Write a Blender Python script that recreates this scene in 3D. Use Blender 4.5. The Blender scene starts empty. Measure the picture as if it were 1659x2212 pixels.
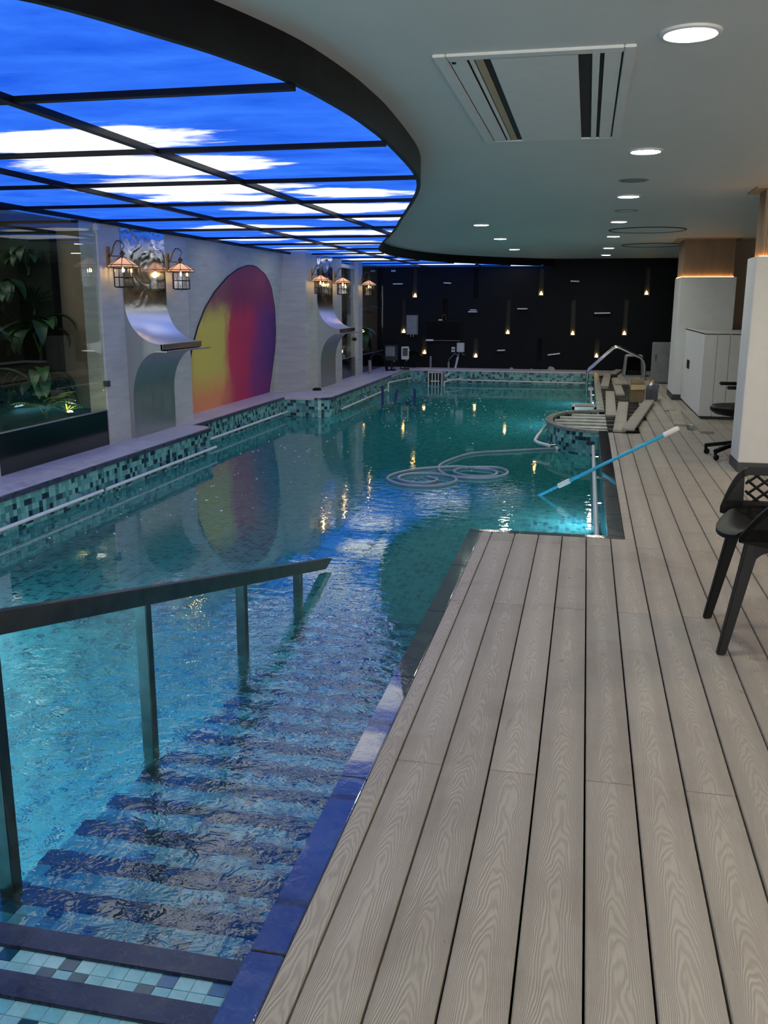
import bpy, bmesh, math, random
from mathutils import Vector, Matrix
random.seed(7)
SC = bpy.context.scene
COL = SC.collection
PI = math.pi

# ------------------------------------------------------------------ camera
cam_d = bpy.data.cameras.new('camera'); cam = bpy.data.objects.new('camera', cam_d)
COL.objects.link(cam); SC.camera = cam
PITCH, YAW, ROLL, CAM_H, F_PX = .22569, .21403, .00282, 1.45, 1967.7
_f = Vector((-math.sin(YAW)*math.cos(PITCH), math.cos(YAW)*math.cos(PITCH), -math.sin(PITCH)))
_r = Vector((math.cos(YAW), math.sin(YAW), 0)); _u = _r.cross(_f)
_r2 = _r*math.cos(ROLL)+_u*math.sin(ROLL); _u2 = -_r*math.sin(ROLL)+_u*math.cos(ROLL)
cam.matrix_world = Matrix(((_r2.x, _u2.x, -_f.x, 0), (_r2.y, _u2.y, -_f.y, 0), (_r2.z, _u2.z, -_f.z, CAM_H), (0, 0, 0, 1)))
cam_d.sensor_fit = 'VERTICAL'; cam_d.sensor_height = 36.0
cam_d.lens = 36.0*F_PX/2212.0
cam_d.clip_start = .05; cam_d.clip_end = 100

# ------------------------------------------------------------------ world, exposure, big lights
w = bpy.data.worlds.new('world'); SC.world = w; w.use_nodes = True
w.node_tree.nodes['Background'].inputs[0].default_value = (.55, .62, .7, 1)
w.node_tree.nodes['Background'].inputs[1].default_value = .25
vs = SC.view_settings
vs.view_transform = 'Standard'; vs.look = 'None'; vs.gamma = 1; vs.use_curve_mapping = False
vs.exposure = 0.1
SKY_STRENGTH = 1.35
DOWNLIGHT_STRENGTH = 150.0
ASSUMED_DAYLIGHT_WATT = 330.0
UNSEEN_POOL_WATT = 36.0

def area_light(name, loc, direction, sx, sy, watt, col=(1, 1, 1)):
    l = bpy.data.lights.new(name, 'AREA'); l.shape = 'RECTANGLE'; l.size = sx; l.size_y = sy
    l.energy = watt; l.color = col
    o = bpy.data.objects.new(name, l); COL.objects.link(o); o.location = loc
    o.rotation_euler = Vector(direction).to_track_quat('-Z', 'Y').to_euler()
    return o
# added area light at an assumed window behind the camera, out of view
area_light('assumed_daylight', (1.6, -3.9, 1.25), (-.05, 1, -.05), 3.6, 2.0, ASSUMED_DAYLIGHT_WATT, (1.0, .97, .92))

# ------------------------------------------------------------------ materials
def S(r, g, b):
    f = lambda c: ((c/255+.055)/1.055)**2.4 if c/255 > .04045 else c/255/12.92
    return (f(r), f(g), f(b))
class G:
    """tiny node-graph helper"""
    def __init__(s, name):
        s.m = bpy.data.materials.new(name); s.m.use_nodes = True
        s.t = s.m.node_tree; s.t.nodes.clear()
        s.out = s.n('ShaderNodeOutputMaterial')
    def n(s, ty, **kw):
        nd = s.t.nodes.new(ty)
        for k, v in kw.items(): setattr(nd, k, v)
        return nd
    def l(s, a, b): s.t.links.new(a, b)
    def setin(s, nd, key, v):
        if hasattr(v, 'is_linked') or isinstance(v, bpy.types.NodeSocket): s.l(v, nd.inputs[key])
        elif isinstance(v, (tuple, list)) and len(v) == 3 and nd.inputs[key].type == 'RGBA': nd.inputs[key].default_value = (*v, 1)
        else: nd.inputs[key].default_value = v
    def math(s, op, a, b=0.0, c=0.0, clamp=False):
        nd = s.n('ShaderNodeMath', operation=op, use_clamp=clamp)
        s.setin(nd, 0, a); s.setin(nd, 1, b); s.setin(nd, 2, c); return nd.outputs[0]
    def vmath(s, op, a, b=(0, 0, 0)):
        nd = s.n('ShaderNodeVectorMath', operation=op); s.setin(nd, 0, a); s.setin(nd, 1, b)
        return nd.outputs['Value'] if op in ('LENGTH', 'DISTANCE', 'DOT_PRODUCT') else nd.outputs[0]
    def coord(s, kind='Object'): return s.n('ShaderNodeTexCoord').outputs[kind]
    def pos(s): return s.n('ShaderNodeNewGeometry').outputs['Position']
    def noise(s, vec, scale=5, detail=3, rough=.5, dist=0.0, out=0):
        nd = s.n('ShaderNodeTexNoise'); s.l(vec, nd.inputs['Vector'])
        nd.inputs['Scale'].default_value = scale; nd.inputs['Detail'].default_value = detail
        nd.inputs['Roughness'].default_value = rough; nd.inputs['Distortion'].default_value = dist
        return nd.outputs[out]
    def ramp(s, fac, stops, interp='LINEAR'):
        nd = s.n('ShaderNodeValToRGB'); cr = nd.color_ramp; cr.interpolation = interp
        while len(cr.elements) < len(stops): cr.elements.new(.5)
        for e, (p, c) in zip(cr.elements, stops): e.position = p; e.color = (*c, 1)
        s.l(fac, nd.inputs[0]); return nd.outputs[0]
    def mix(s, fac, a, b, blend='MIX'):
        nd = s.n('ShaderNodeMix', data_type='RGBA', blend_type=blend)
        s.setin(nd, 0, fac); s.setin(nd, 6, a); s.setin(nd, 7, b); return nd.outputs[2]
    def mrange(s, v, a, b, c=0.0, d=1.0, smooth=False):
        nd = s.n('ShaderNodeMapRange', interpolation_type='SMOOTHSTEP' if smooth else 'LINEAR')
        s.setin(nd, 0, v); nd.inputs[1].default_value = a; nd.inputs[2].default_value = b
        nd.inputs[3].default_value = c; nd.inputs[4].default_value = d; return nd.outputs[0]
    def bump(s, h, strength=.3, dist=.01):
        nd = s.n('ShaderNodeBump'); s.l(h, nd.inputs['Height'])
        s.setin(nd, 'Strength', strength); s.setin(nd, 'Distance', dist); return nd.outputs[0]
    def pbr(s, col, rough=.5, metal=0.0, normal=None, spec=.5, emis=None, estr=0.0, alpha=None):
        p = s.n('ShaderNodeBsdfPrincipled'); s.setin(p, 'Base Color', col); s.setin(p, 'Roughness', rough)
        s.setin(p, 'Metallic', metal); p.inputs['Specular IOR Level'].default_value = spec
        if normal is not None: s.l(normal, p.inputs['Normal'])
        if emis is not None: s.setin(p, 'Emission Color', emis); p.inputs['Emission Strength'].default_value = estr
        s.l(p.outputs[0], s.out.inputs[0]); return s.m

def plain(name, col, rough=.5, metal=0.0, var=.12, scale=9, bump=0.0, spec=.5):
    g = G(name); c = g.coord()
    n = g.noise(c, scale, 4)
    d = tuple(x*(1-var) for x in col); l = tuple(min(1, x*(1+var)) for x in col)
    base = g.ramp(n, [(.3, d), (.7, l)])
    nm = g.bump(g.noise(c, scale*6, 3), .4, bump) if bump else None
    return g.pbr(base, rough, metal, nm, spec)
def emit(name, col, strength):
    g = G(name); e = g.n('ShaderNodeEmission'); e.inputs[0].default_value = (*col, 1); e.inputs[1].default_value = strength
    g.l(e.outputs[0], g.out.inputs[0]); return g.m
def thin_glass(name, tint=(1, 1, 1), refl=1.0, rough=0.0):
    g = G(name)
    t = g.n('ShaderNodeBsdfTransparent'); t.inputs[0].default_value = (*tint, 1)
    s = g.n('ShaderNodeBsdfGlossy'); s.inputs['Roughness'].default_value = rough
    ge = g.n('ShaderNodeNewGeometry')
    cs = g.math('ABSOLUTE', g.vmath('DOT_PRODUCT', ge.outputs['Incoming'], ge.outputs['Normal']))
    f = g.math('ADD', .04, g.math('MULTIPLY', .96, g.math('POWER', g.math('SUBTRACT', 1.0, cs, clamp=True), 5.0)))
    x = g.n('ShaderNodeMixShader'); g.l(g.math('MULTIPLY', f, refl, clamp=True), x.inputs[0]); g.l(t.outputs[0], x.inputs[1]); g.l(s.outputs[0], x.inputs[2])
    g.l(x.outputs[0], g.out.inputs[0]); return g.m

M = {}
M['white'] = plain('white_paint', S(206, 208, 206), .6, var=.03)
M['ceil'] = plain('ceiling_paint', S(196, 200, 198), .55, var=.02, scale=3)
M['fascia'] = plain('black_fascia', S(7, 8, 12), .45, var=.2, spec=.2)
M['blackwall'] = plain('black_wall_paint', S(11, 14, 19), .8, var=.2, scale=3, spec=.25)
M['slot'] = plain('slot_lining', S(17, 16, 15), .6, var=.1)
M['black'] = plain('black_plastic', S(9, 10, 11), .5, spec=.18, var=.1, scale=30, bump=.0006)
M['blackgloss'] = plain('black_gloss', S(4, 5, 7), .3, var=.1, spec=.1)
M['blackpanel'] = plain('black_glass_panel', S(5, 6, 10), .12, var=.1)
M['grey'] = plain('grey_paint', S(120, 124, 128), .5)
M['lightgrey'] = plain('light_grey_plastic', S(185, 190, 192), .45, var=.05)
M['darkgrey'] = plain('dark_grey', S(46, 50, 54), .5)
M['steel'] = plain('stainless_steel', S(190, 192, 194), .22, 1.0, var=.05, scale=14)
M['railsteel'] = plain('tarnished_steel', S(105, 112, 112), .28, 1.0, var=.18, scale=12)
M['rail'] = plain('white_coated_tube', S(208, 212, 208), .3, var=.05)
M['galvdark'] = plain('dark_joist', S(92, 92, 84), .6, .1, var=.4, scale=8)  # darker joist tone for the opening under the lifted boards
M['galv'] = plain('galvanised_joist', S(158, 164, 156), .45, .2, var=.3, scale=8)
M['brass'] = plain('aged_brass', S(116, 92, 52), .35, .9, var=.25, scale=30)
M['darkmetal'] = plain('dark_metal', S(36, 32, 28), .4, .6)
M['tan'] = plain('tan_laminate', S(168, 146, 116), .55, var=.08)
M['wallwarm'] = plain('beige_wall', S(150, 130, 108), .7, var=.06)
M['paperwhite'] = plain('white_shelf', S(215, 222, 226), .5, var=.04)
M['blue'] = plain('blue_plastic', S(20, 28, 100), .4)
M['polecyan'] = plain('cyan_anodised_tube', S(60, 180, 220), .25, .1, var=.05)
M['whiteplastic'] = plain('white_plastic', S(228, 228, 226), .4, var=.03)
M['hose'] = plain('grey_blue_hose', S(118, 138, 158), .4, var=.12)
M['card'] = plain('cardboard', S(122, 106, 78), .8, var=.15)
M['cardlight'] = plain('cardboard_inside', S(165, 148, 110), .8, var=.1)
M['jug'] = plain('murky_plastic', S(88, 92, 104), .25, var=.12)
M['yellowcap'] = plain('yellow_cap', S(190, 165, 60), .4)
M['rubble'] = plain('debris', S(150, 145, 138), .8, var=.3)
M['soil'] = plain('dark_soil', S(20, 30, 20), .9, var=.4)
M['leafd'] = plain('leaf_dark', S(34, 62, 40), .45, var=.35, scale=6)
M['leafm'] = plain('leaf_mid', S(58, 100, 52), .4, var=.35, scale=6)
M['leafy'] = plain('leaf_yellow_green', S(128, 140, 60), .4, var=.3, scale=6)
M['leafb'] = plain('leaf_blue_green', S(72, 104, 100), .45, var=.3, scale=6)
M['stem'] = plain('plant_stem', S(60, 66, 40), .7)
M['led'] = emit('warm_led', (1, .42, .10), 14)
M['uplight'] = emit('warm_uplight', (1, .62, .18), 20)
M['bulb'] = emit('lantern_bulb', (1, .62, .22), 130)
M['lens'] = emit('downlight_lens', (1.0, .98, .86), DOWNLIGHT_STRENGTH)
M['gardenlamp'] = emit('garden_lamp', (1, .76, .36), 160)
M['screenled'] = emit('indicator', (.6, .8, 1), 1.0)
M['glass'] = thin_glass('window_glass', (.80, .86, .84), 1.5)
M['lampglass'] = thin_glass('lantern_glass', (.9, .88, .84), 1.0)

def m_concrete():
    g = G('veined_stone_cladding'); c = g.pos()
    mp = g.vmath('MULTIPLY', c, (.8, .8, 5.0))
    n = g.noise(mp, 3.0, 6, .6, .4); n2 = g.noise(c, 1.6, 3)
    base = g.ramp(n, [(.3, S(166, 167, 163)), (.7, S(188, 189, 185))])
    base = g.mix(g.mrange(n2, .4, .7, 0, .25), base, S(164, 164, 162))
    return g.pbr(base, .5, 0, g.bump(n, .12, .003))
M['stone'] = m_concrete()
def m_slate(name, dark, light, rough, vein=.6):
    g = G(name); c = g.pos()
    n = g.noise(c, 9, 8, .65, 1.2); n2 = g.noise(c, 34, 4)
    v = g.math('ABSOLUTE', g.math('SUBTRACT', g.noise(c, 5, 5, .6, 2.0), .5))
    base = g.ramp(n, [(.3, dark), (.75, light)])
    base = g.mix(g.mrange(g.noise(c, 3.1, 4, .6, .5), .55, .75, 0, .35*vein+.15), base, tuple(min(1, x*2.0) for x in light))
    base = g.mix(g.mrange(v, 0, .012, vein, 0), base, tuple(min(1, x*3.2) for x in light))
    return g.pbr(base, g.mrange(n, .3, .7, rough*.6, rough*1.5), 0, g.bump(n2, .25, .003))
M['slate'] = m_slate('slate_nosing', S(34, 42, 62), S(66, 74, 94), .30, .22)
M['coping'] = m_slate('wet_slate_coping', S(44, 47, 54), S(80, 82, 88), .08, .10)
_p = [n for n in M['coping'].node_tree.nodes if n.type == 'BSDF_PRINCIPLED'][0]
_p.inputs['Specular IOR Level'].default_value = 1.0; _p.inputs['Coat Weight'].default_value = 1.0; _p.inputs['Coat Roughness'].default_value = .03; _p.inputs['Coat IOR'].default_value = 1.6
M['copinglight'] = m_slate('pale_slate_coping', S(96, 102, 100), S(138, 142, 138), .35, .15)
M['ledge'] = m_slate('pinkish_stone_ledge', S(176, 168, 172), S(204, 196, 200), .40, .12)

TILE_RGB = [S(112, 176, 172), S(88, 152, 150), S(66, 126, 130), S(16, 46, 54), S(26, 66, 78)]
TILE_W = [.30, .28, .18, .16, .08]
def tile_index(rnd):
    r = rnd.random(); a = 0
    for i, wv in enumerate(TILE_W):
        a += wv
        if r < a: return i
    return 0
M['tiles'] = [plain('mosaic_tile_%d' % i, c, .28, var=.08, scale=25) for i, c in enumerate(TILE_RGB)]
STEP_RGB = [S(160, 220, 228), S(130, 204, 216), S(92, 172, 190), S(30, 84, 108), S(44, 108, 160)]
M['steptiles'] = [plain('step_tile_%d' % i, c, .12, var=.10, scale=25) for i, c in enumerate(STEP_RGB)]
M['grout'] = plain('pale_grout', S(168, 182, 178), .8, var=.08)

def m_mosaic(name, palette):
    """5 cm mosaic from UV metres"""
    g = G(name); uv = g.coord('UV')
    k = g.vmath('SCALE', uv); k.node.inputs['Scale'].default_value = 20.0
    cell = g.vmath('FLOOR', k)
    wn = g.n('ShaderNodeTexWhiteNoise', noise_dimensions='2D'); g.l(cell, wn.inputs['Vector'])
    stops = []; a = 0
    for c, wv in zip(palette, TILE_W): stops.append((a, c)); a += wv
    col = g.ramp(wn.outputs['Value'], stops, 'CONSTANT')
    fr = g.vmath('FRACTION', k); sp = g.n('ShaderNodeSeparateXYZ'); g.l(fr, sp.inputs[0])
    def edge(o): return g.math('LESS_THAN', g.math('MINIMUM', o, g.math('SUBTRACT', 1.0, o)), .045)
    gr = g.math('MAXIMUM', edge(sp.outputs[0]), edge(sp.outputs[1]))
    col = g.mix(gr, col, S(150, 170, 168))
    return g.pbr(col, .35)
M['mosaic'] = m_mosaic('pool_mosaic', TILE_RGB)
FLOOR_RGB = [S(84, 156, 154), S(74, 144, 144), S(64, 130, 132), S(34, 88, 96), S(46, 106, 112)]
M['floormosaic'] = m_mosaic('pool_floor_mosaic', FLOOR_RGB)
M['stepmosaic'] = m_mosaic('step_mosaic', STEP_RGB)

def m_deck():
    g = G('composite_deck_board'); c = g.coord()
    oi = g.n('ShaderNodeObjectInfo')
    cmb = g.n('ShaderNodeCombineXYZ'); g.l(g.math('MULTIPLY', oi.outputs['Random'], 37.0), cmb.inputs[1]); g.l(g.math('MULTIPLY', oi.outputs['Random'], 11.0), cmb.inputs[2])
    p = g.vmath('ADD', c, cmb.outputs[0])
    # cathedral grain: rings of a slowly wandering cone cut lengthwise
    sp = g.n('ShaderNodeSeparateXYZ'); g.l(p, sp.inputs[0])
    spc = g.n('ShaderNodeSeparateXYZ'); g.l(c, spc.inputs[0])
    warp = g.noise(g.vmath('MULTIPLY', p, (3.0, .7, 1)), 2.2, 3, .55)
    warp2 = g.noise(g.vmath('MULTIPLY', p, (20, 3.0, 1)), 2.0, 2)
    x2 = g.math('MULTIPLY', g.math('MULTIPLY', spc.outputs[0], spc.outputs[0]), 42.0)
    yy = sp.outputs[1]
    h = g.math('ADD', g.math('ADD', x2, g.math('MULTIPLY', yy, .22)), g.math('ADD', g.math('MULTIPLY', warp, .26), g.math('MULTIPLY', warp2, .03)))
    ring = g.math('SINE', g.math('MULTIPLY', h, 400.0))
    grain = g.mrange(ring, -1, 1, 0, 1)
    fine = g.noise(g.vmath('MULTIPLY', p, (90, 8, 1)), 2.0, 3)
    base = g.ramp(grain, [(0, S(154, 147, 137)), (.45, S(165, 158, 148)), (1, S(169, 163, 152))])
    wp = g.pos()
    st = g.noise(wp, 2.2, 5, .6, .6)
    base = g.mix(g.mrange(st, .50, .72, 0, .35), base, S(118, 106, 94))
    st2 = g.noise(g.vmath('MULTIPLY', wp, (1.4, .7, 1)), 4.5, 6, .62, 1.5)
    base = g.mix(g.mrange(st2, .66, .70, 0, .38), base, S(84, 72, 64))
    tint = g.mrange(oi.outputs['Random'], 0, 1, -.035, .035)
    hs = g.n('ShaderNodeHueSaturation'); g.l(base, hs.inputs['Color']); g.l(g.math('ADD', 1.0, g.math('MULTIPLY', tint, 2)), hs.inputs['Value'])
    nm = g.bump(g.math('ADD', g.math('MULTIPLY', grain, .8), g.math('MULTIPLY', fine, .3)), .55, .0022)
    return g.pbr(hs.outputs[0], .6, 0, nm, .35)
M['deck'] = m_deck()
M['void'] = plain('dark_void', S(10, 10, 10), .9, var=.2)

def m_water():
    g = G('pool_water'); p = g.pos()
    sp = g.n('ShaderNodeSeparateXYZ'); g.l(p, sp.inputs[0])
    big = g.noise(g.vmath('MULTIPLY', p, (1.0, 1.0, 0)), 2.6, 2, .5)
    mid = g.noise(g.vmath('MULTIPLY', p, (1.0, 1.3, 0)), 9.0, 3, .55, .6)
    sml = g.noise(p, 26.0, 2, .5, .5)
    # lively water over the stairs, calmer along the far side
    near = g.mrange(g.vmath('DISTANCE', p, (-1.3, 2.9, -.3)), .7, 3.0, .42, 0, True)
    jet = g.mrange(g.vmath('DISTANCE', p, (-1.5, 8.2, -.3)), .3, 1.9, .07, 0, True)
    patch = g.mrange(g.noise(p, .9, 2), .42, .68, .012, .07)
    amp = g.math('ADD', g.math('MAXIMUM', near, jet), patch)
    h = g.math('ADD', g.math('MULTIPLY', big, .5), g.math('ADD', g.math('MULTIPLY', mid, .8), g.math('MULTIPLY', g.math('MULTIPLY', sml, .35), near)))
    for (cx, cy) in ((-1.75, 11.6), (-2.15, 9.75), (-1.55, 8.05), (-.55, 6.6)):
        dd = g.vmath('DISTANCE', p, (cx, cy, -.3))
        wv = g.math('MULTIPLY', g.math('SINE', g.math('MULTIPLY', dd, 42.0)), g.mrange(dd, .08, .75, .16, 0, True))
        h = g.math('ADD', h, g.math('DIVIDE', g.math('MULTIPLY', wv, .05), g.math('MAXIMUM', amp, .02)))
    bp = g.n('ShaderNodeBump'); g.l(h, bp.inputs['Height']); bp.inputs['Strength'].default_value = 1.0
    g.l(g.math('MULTIPLY', amp, .028), bp.inputs['Distance'])
    rf = g.n('ShaderNodeBsdfRefraction'); rf.inputs['Color'].default_value = (*WATER_TINT, 1); rf.inputs['IOR'].default_value = 1.333; rf.inputs['Roughness'].default_value = 0.0
    gs = g.n('ShaderNodeBsdfGlossy'); gs.inputs['Roughness'].default_value = 0.0
    fr = g.n('ShaderNodeFresnel'); fr.inputs['IOR'].default_value = 1.6
    for nd in (rf, gs, fr): g.l(bp.outputs[0], nd.inputs['Normal'])
    fac = g.math('MINIMUM', g.math('MULTIPLY', fr.outputs[0], 1.55), .45)
    df = g.n('ShaderNodeBsdfDiffuse'); df.inputs[0].default_value = (*S(44, 162, 150), 1)
    tb = g.n('ShaderNodeMixShader'); g.l(g.mrange(sp.outputs[1], 2.5, 9.0, .03, .42), tb.inputs[0]); g.l(rf.outputs[0], tb.inputs[1]); g.l(df.outputs[0], tb.inputs[2])
    mx = g.n('ShaderNodeMixShader'); g.l(fac, mx.inputs[0]); g.l(tb.outputs[0], mx.inputs[1]); g.l(gs.outputs[0], mx.inputs[2])
    g.l(mx.outputs[0], g.out.inputs[0]); return g.m
WATER_TINT = (.74, .95, .97)
M['water'] = m_water()

def m_sky():
    g = G('printed_sky_panel'); p = g.coord()
    q = g.vmath('MULTIPLY', p, (1.0, 1.9, 0))
    wv = g.noise(q, 1.5, 5, .6, .3)
    det = g.noise(g.vmath('MULTIPLY', p, (1.0, 3.2, 0)), 2.6, 6, .62, .4)
    blobs = [(-2.45, 4.45, .75, .34), (-2.95, 4.65, .8, .2), (-2.65, 5.35, .85, .55), (-2.85, 6.4, .9, .55), (-3.0, 7.1, .6, .3),
             (-1.75, 6.95, .55, .3), (-2.15, 8.0, 1.0, .5), (-1.9, 9.0, .7, .3), (-3.7, 9.9, .8, .38), (-2.9, 10.8, .9, .4), (-4.2, 11.6, .6, .4),
             (-3.3, 12.6, .8, .5), (-4.1, 13.9, .7, .5), (-3.6, 15.4, .7, .6), (-4.0, 17.4, .6, .6), (-3.0, 19.6, .9, .5), (-1.6, 20.6, .8, .3), (-4.1, 3.0, .5, .3), (-3.6, 1.6, .7, .4)]
    acc = None
    pw = g.vmath('ADD', p, g.vmath('MULTIPLY', g.vmath('SUBTRACT', g.noise(g.vmath('MULTIPLY', p, (1, 2.5, 0)), 1.8, 4, .6, 0, 1), (.5, .5, .5)), (1.1, .5, 0)))
    for (x, y, rx, ry) in blobs:
        d = g.vmath('LENGTH', g.vmath('MULTIPLY', g.vmath('SUBTRACT', pw, (x, y, 2.25)), (1/rx, 1/ry, 0)))
        v = g.mrange(d, .35, 1.25, 1, 0, True)
        acc = v if acc is None else g.math('MAXIMUM', acc, v)
    cl = g.mrange(g.math('ADD', g.math('MULTIPLY', acc, .80), g.math('MULTIPLY', det, .60)), .44, .86, 0, 1, True)
    blue = g.ramp(wv, [(.3, (.010, .078, .56)), (.7, (.032, .16, .76))])
    white = g.ramp(det, [(.35, (.66, .74, .90)), (.6, (1.08, 1.10, 1.16))])
    col = g.mix(cl, blue, white)
    e = g.n('ShaderNodeEmission'); g.l(col, e.inputs[0]); e.inputs[1].default_value = SKY_STRENGTH
    g.l(e.outputs[0], g.out.inputs[0]); return g.m
M['sky'] = m_sky()

def m_steelwave():
    g = G('wavy_polished_steel'); p = g.pos()
    sp = g.n('ShaderNodeSeparateXYZ'); g.l(p, sp.inputs[0])
    up = g.mrange(sp.outputs[2], 1.30, 1.55, 0, 1, True)
    h = g.noise(p, 3.2, 2, .4, 1.0)
    return g.pbr(S(214, 216, 220), g.mrange(up, 0, 1, .30, .14), 1.0, g.bump(h, g.mrange(up, 0, 1, .04, .5), .03))
M['wavesteel'] = m_steelwave()
def m_brushed():
    g = G('brushed_steel'); p = g.vmath('MULTIPLY', g.pos(), (1, 3, .6))
    n = g.noise(p, 4, 3)
    return g.pbr(S(176, 180, 180), g.mrange(n, .3, .7, .36, .46), 1.0)
M['brushed'] = m_brushed()
def m_mural():
    g = G('painted_mural'); p = g.pos()
    sp = g.n('ShaderNodeSeparateXYZ'); g.l(p, sp.inputs[0])
    n = g.noise(p, 1.6, 4, .6, .5); n2 = g.noise(g.vmath('MULTIPLY', p, (1, 6, 1)), 5, 5, .65)
    y = g.math('ADD', sp.outputs[1], g.math('ADD', g.math('MULTIPLY', g.math('SUBTRACT', n, .5), .7), g.math('MULTIPLY', g.math('SUBTRACT', n2, .5), .25)))
    t = g.mrange(y, 11.0, 14.6)
    base = g.ramp(t, [(.0, S(206, 150, 84)), (.10, S(212, 192, 84)), (.36, S(206, 188, 88)), (.44, S(196, 40, 78)), (.62, S(184, 30, 82)), (.76, S(112, 32, 116)), (1, S(62, 20, 110))])
    low = g.mrange(g.math('ADD', sp.outputs[2], g.math('MULTIPLY', n2, .3)), .25, .75, 1, 0, True)
    org = g.mix(g.mrange(y, 12.2, 12.9), S(222, 140, 88), S(170, 36, 82))
    base = g.mix(g.math('MULTIPLY', low, g.mrange(y, 12.6, 13.2, 1, .2)), base, org)
    top = g.mrange(g.math('ADD', sp.outputs[2], g.math('MULTIPLY', n, .4)), 1.35, 1.75, 0, 1, True)
    base = g.mix(g.math('MULTIPLY', top, .9), base, S(124, 30, 84))
    return g.pbr(base, .55, 0, g.bump(n2, .3, .006))
M['mural'] = m_mural()
def m_ribbed():
    g = G('ribbed_wood_veneer'); p = g.pos()
    sp = g.n('ShaderNodeSeparateXYZ'); g.l(p, sp.inputs[0])
    n = g.noise(g.vmath('MULTIPLY', p, (1, 1, .3)), 8, 4)
    return g.pbr(g.ramp(n, [(.3, S(138, 114, 88)), (.7, S(158, 134, 104))]), .6)
M['ribbed'] = m_ribbed()
def m_lampshade():
    g = G('frosted_pink_glass')
    d = g.n('ShaderNodeBsdfDiffuse'); d.inputs[0].default_value = (*S(214, 190, 176), 1)
    t = g.n('ShaderNodeBsdfTranslucent'); t.inputs[0].default_value = (*S(235, 205, 180), 1)
    x = g.n('ShaderNodeMixShader'); x.inputs[0].default_value = .35; g.l(d.outputs[0], x.inputs[1]); g.l(t.outputs[0], x.inputs[2])
    g.l(x.outputs[0], g.out.inputs[0]); return g.m
M['shade'] = m_lampshade()

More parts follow.
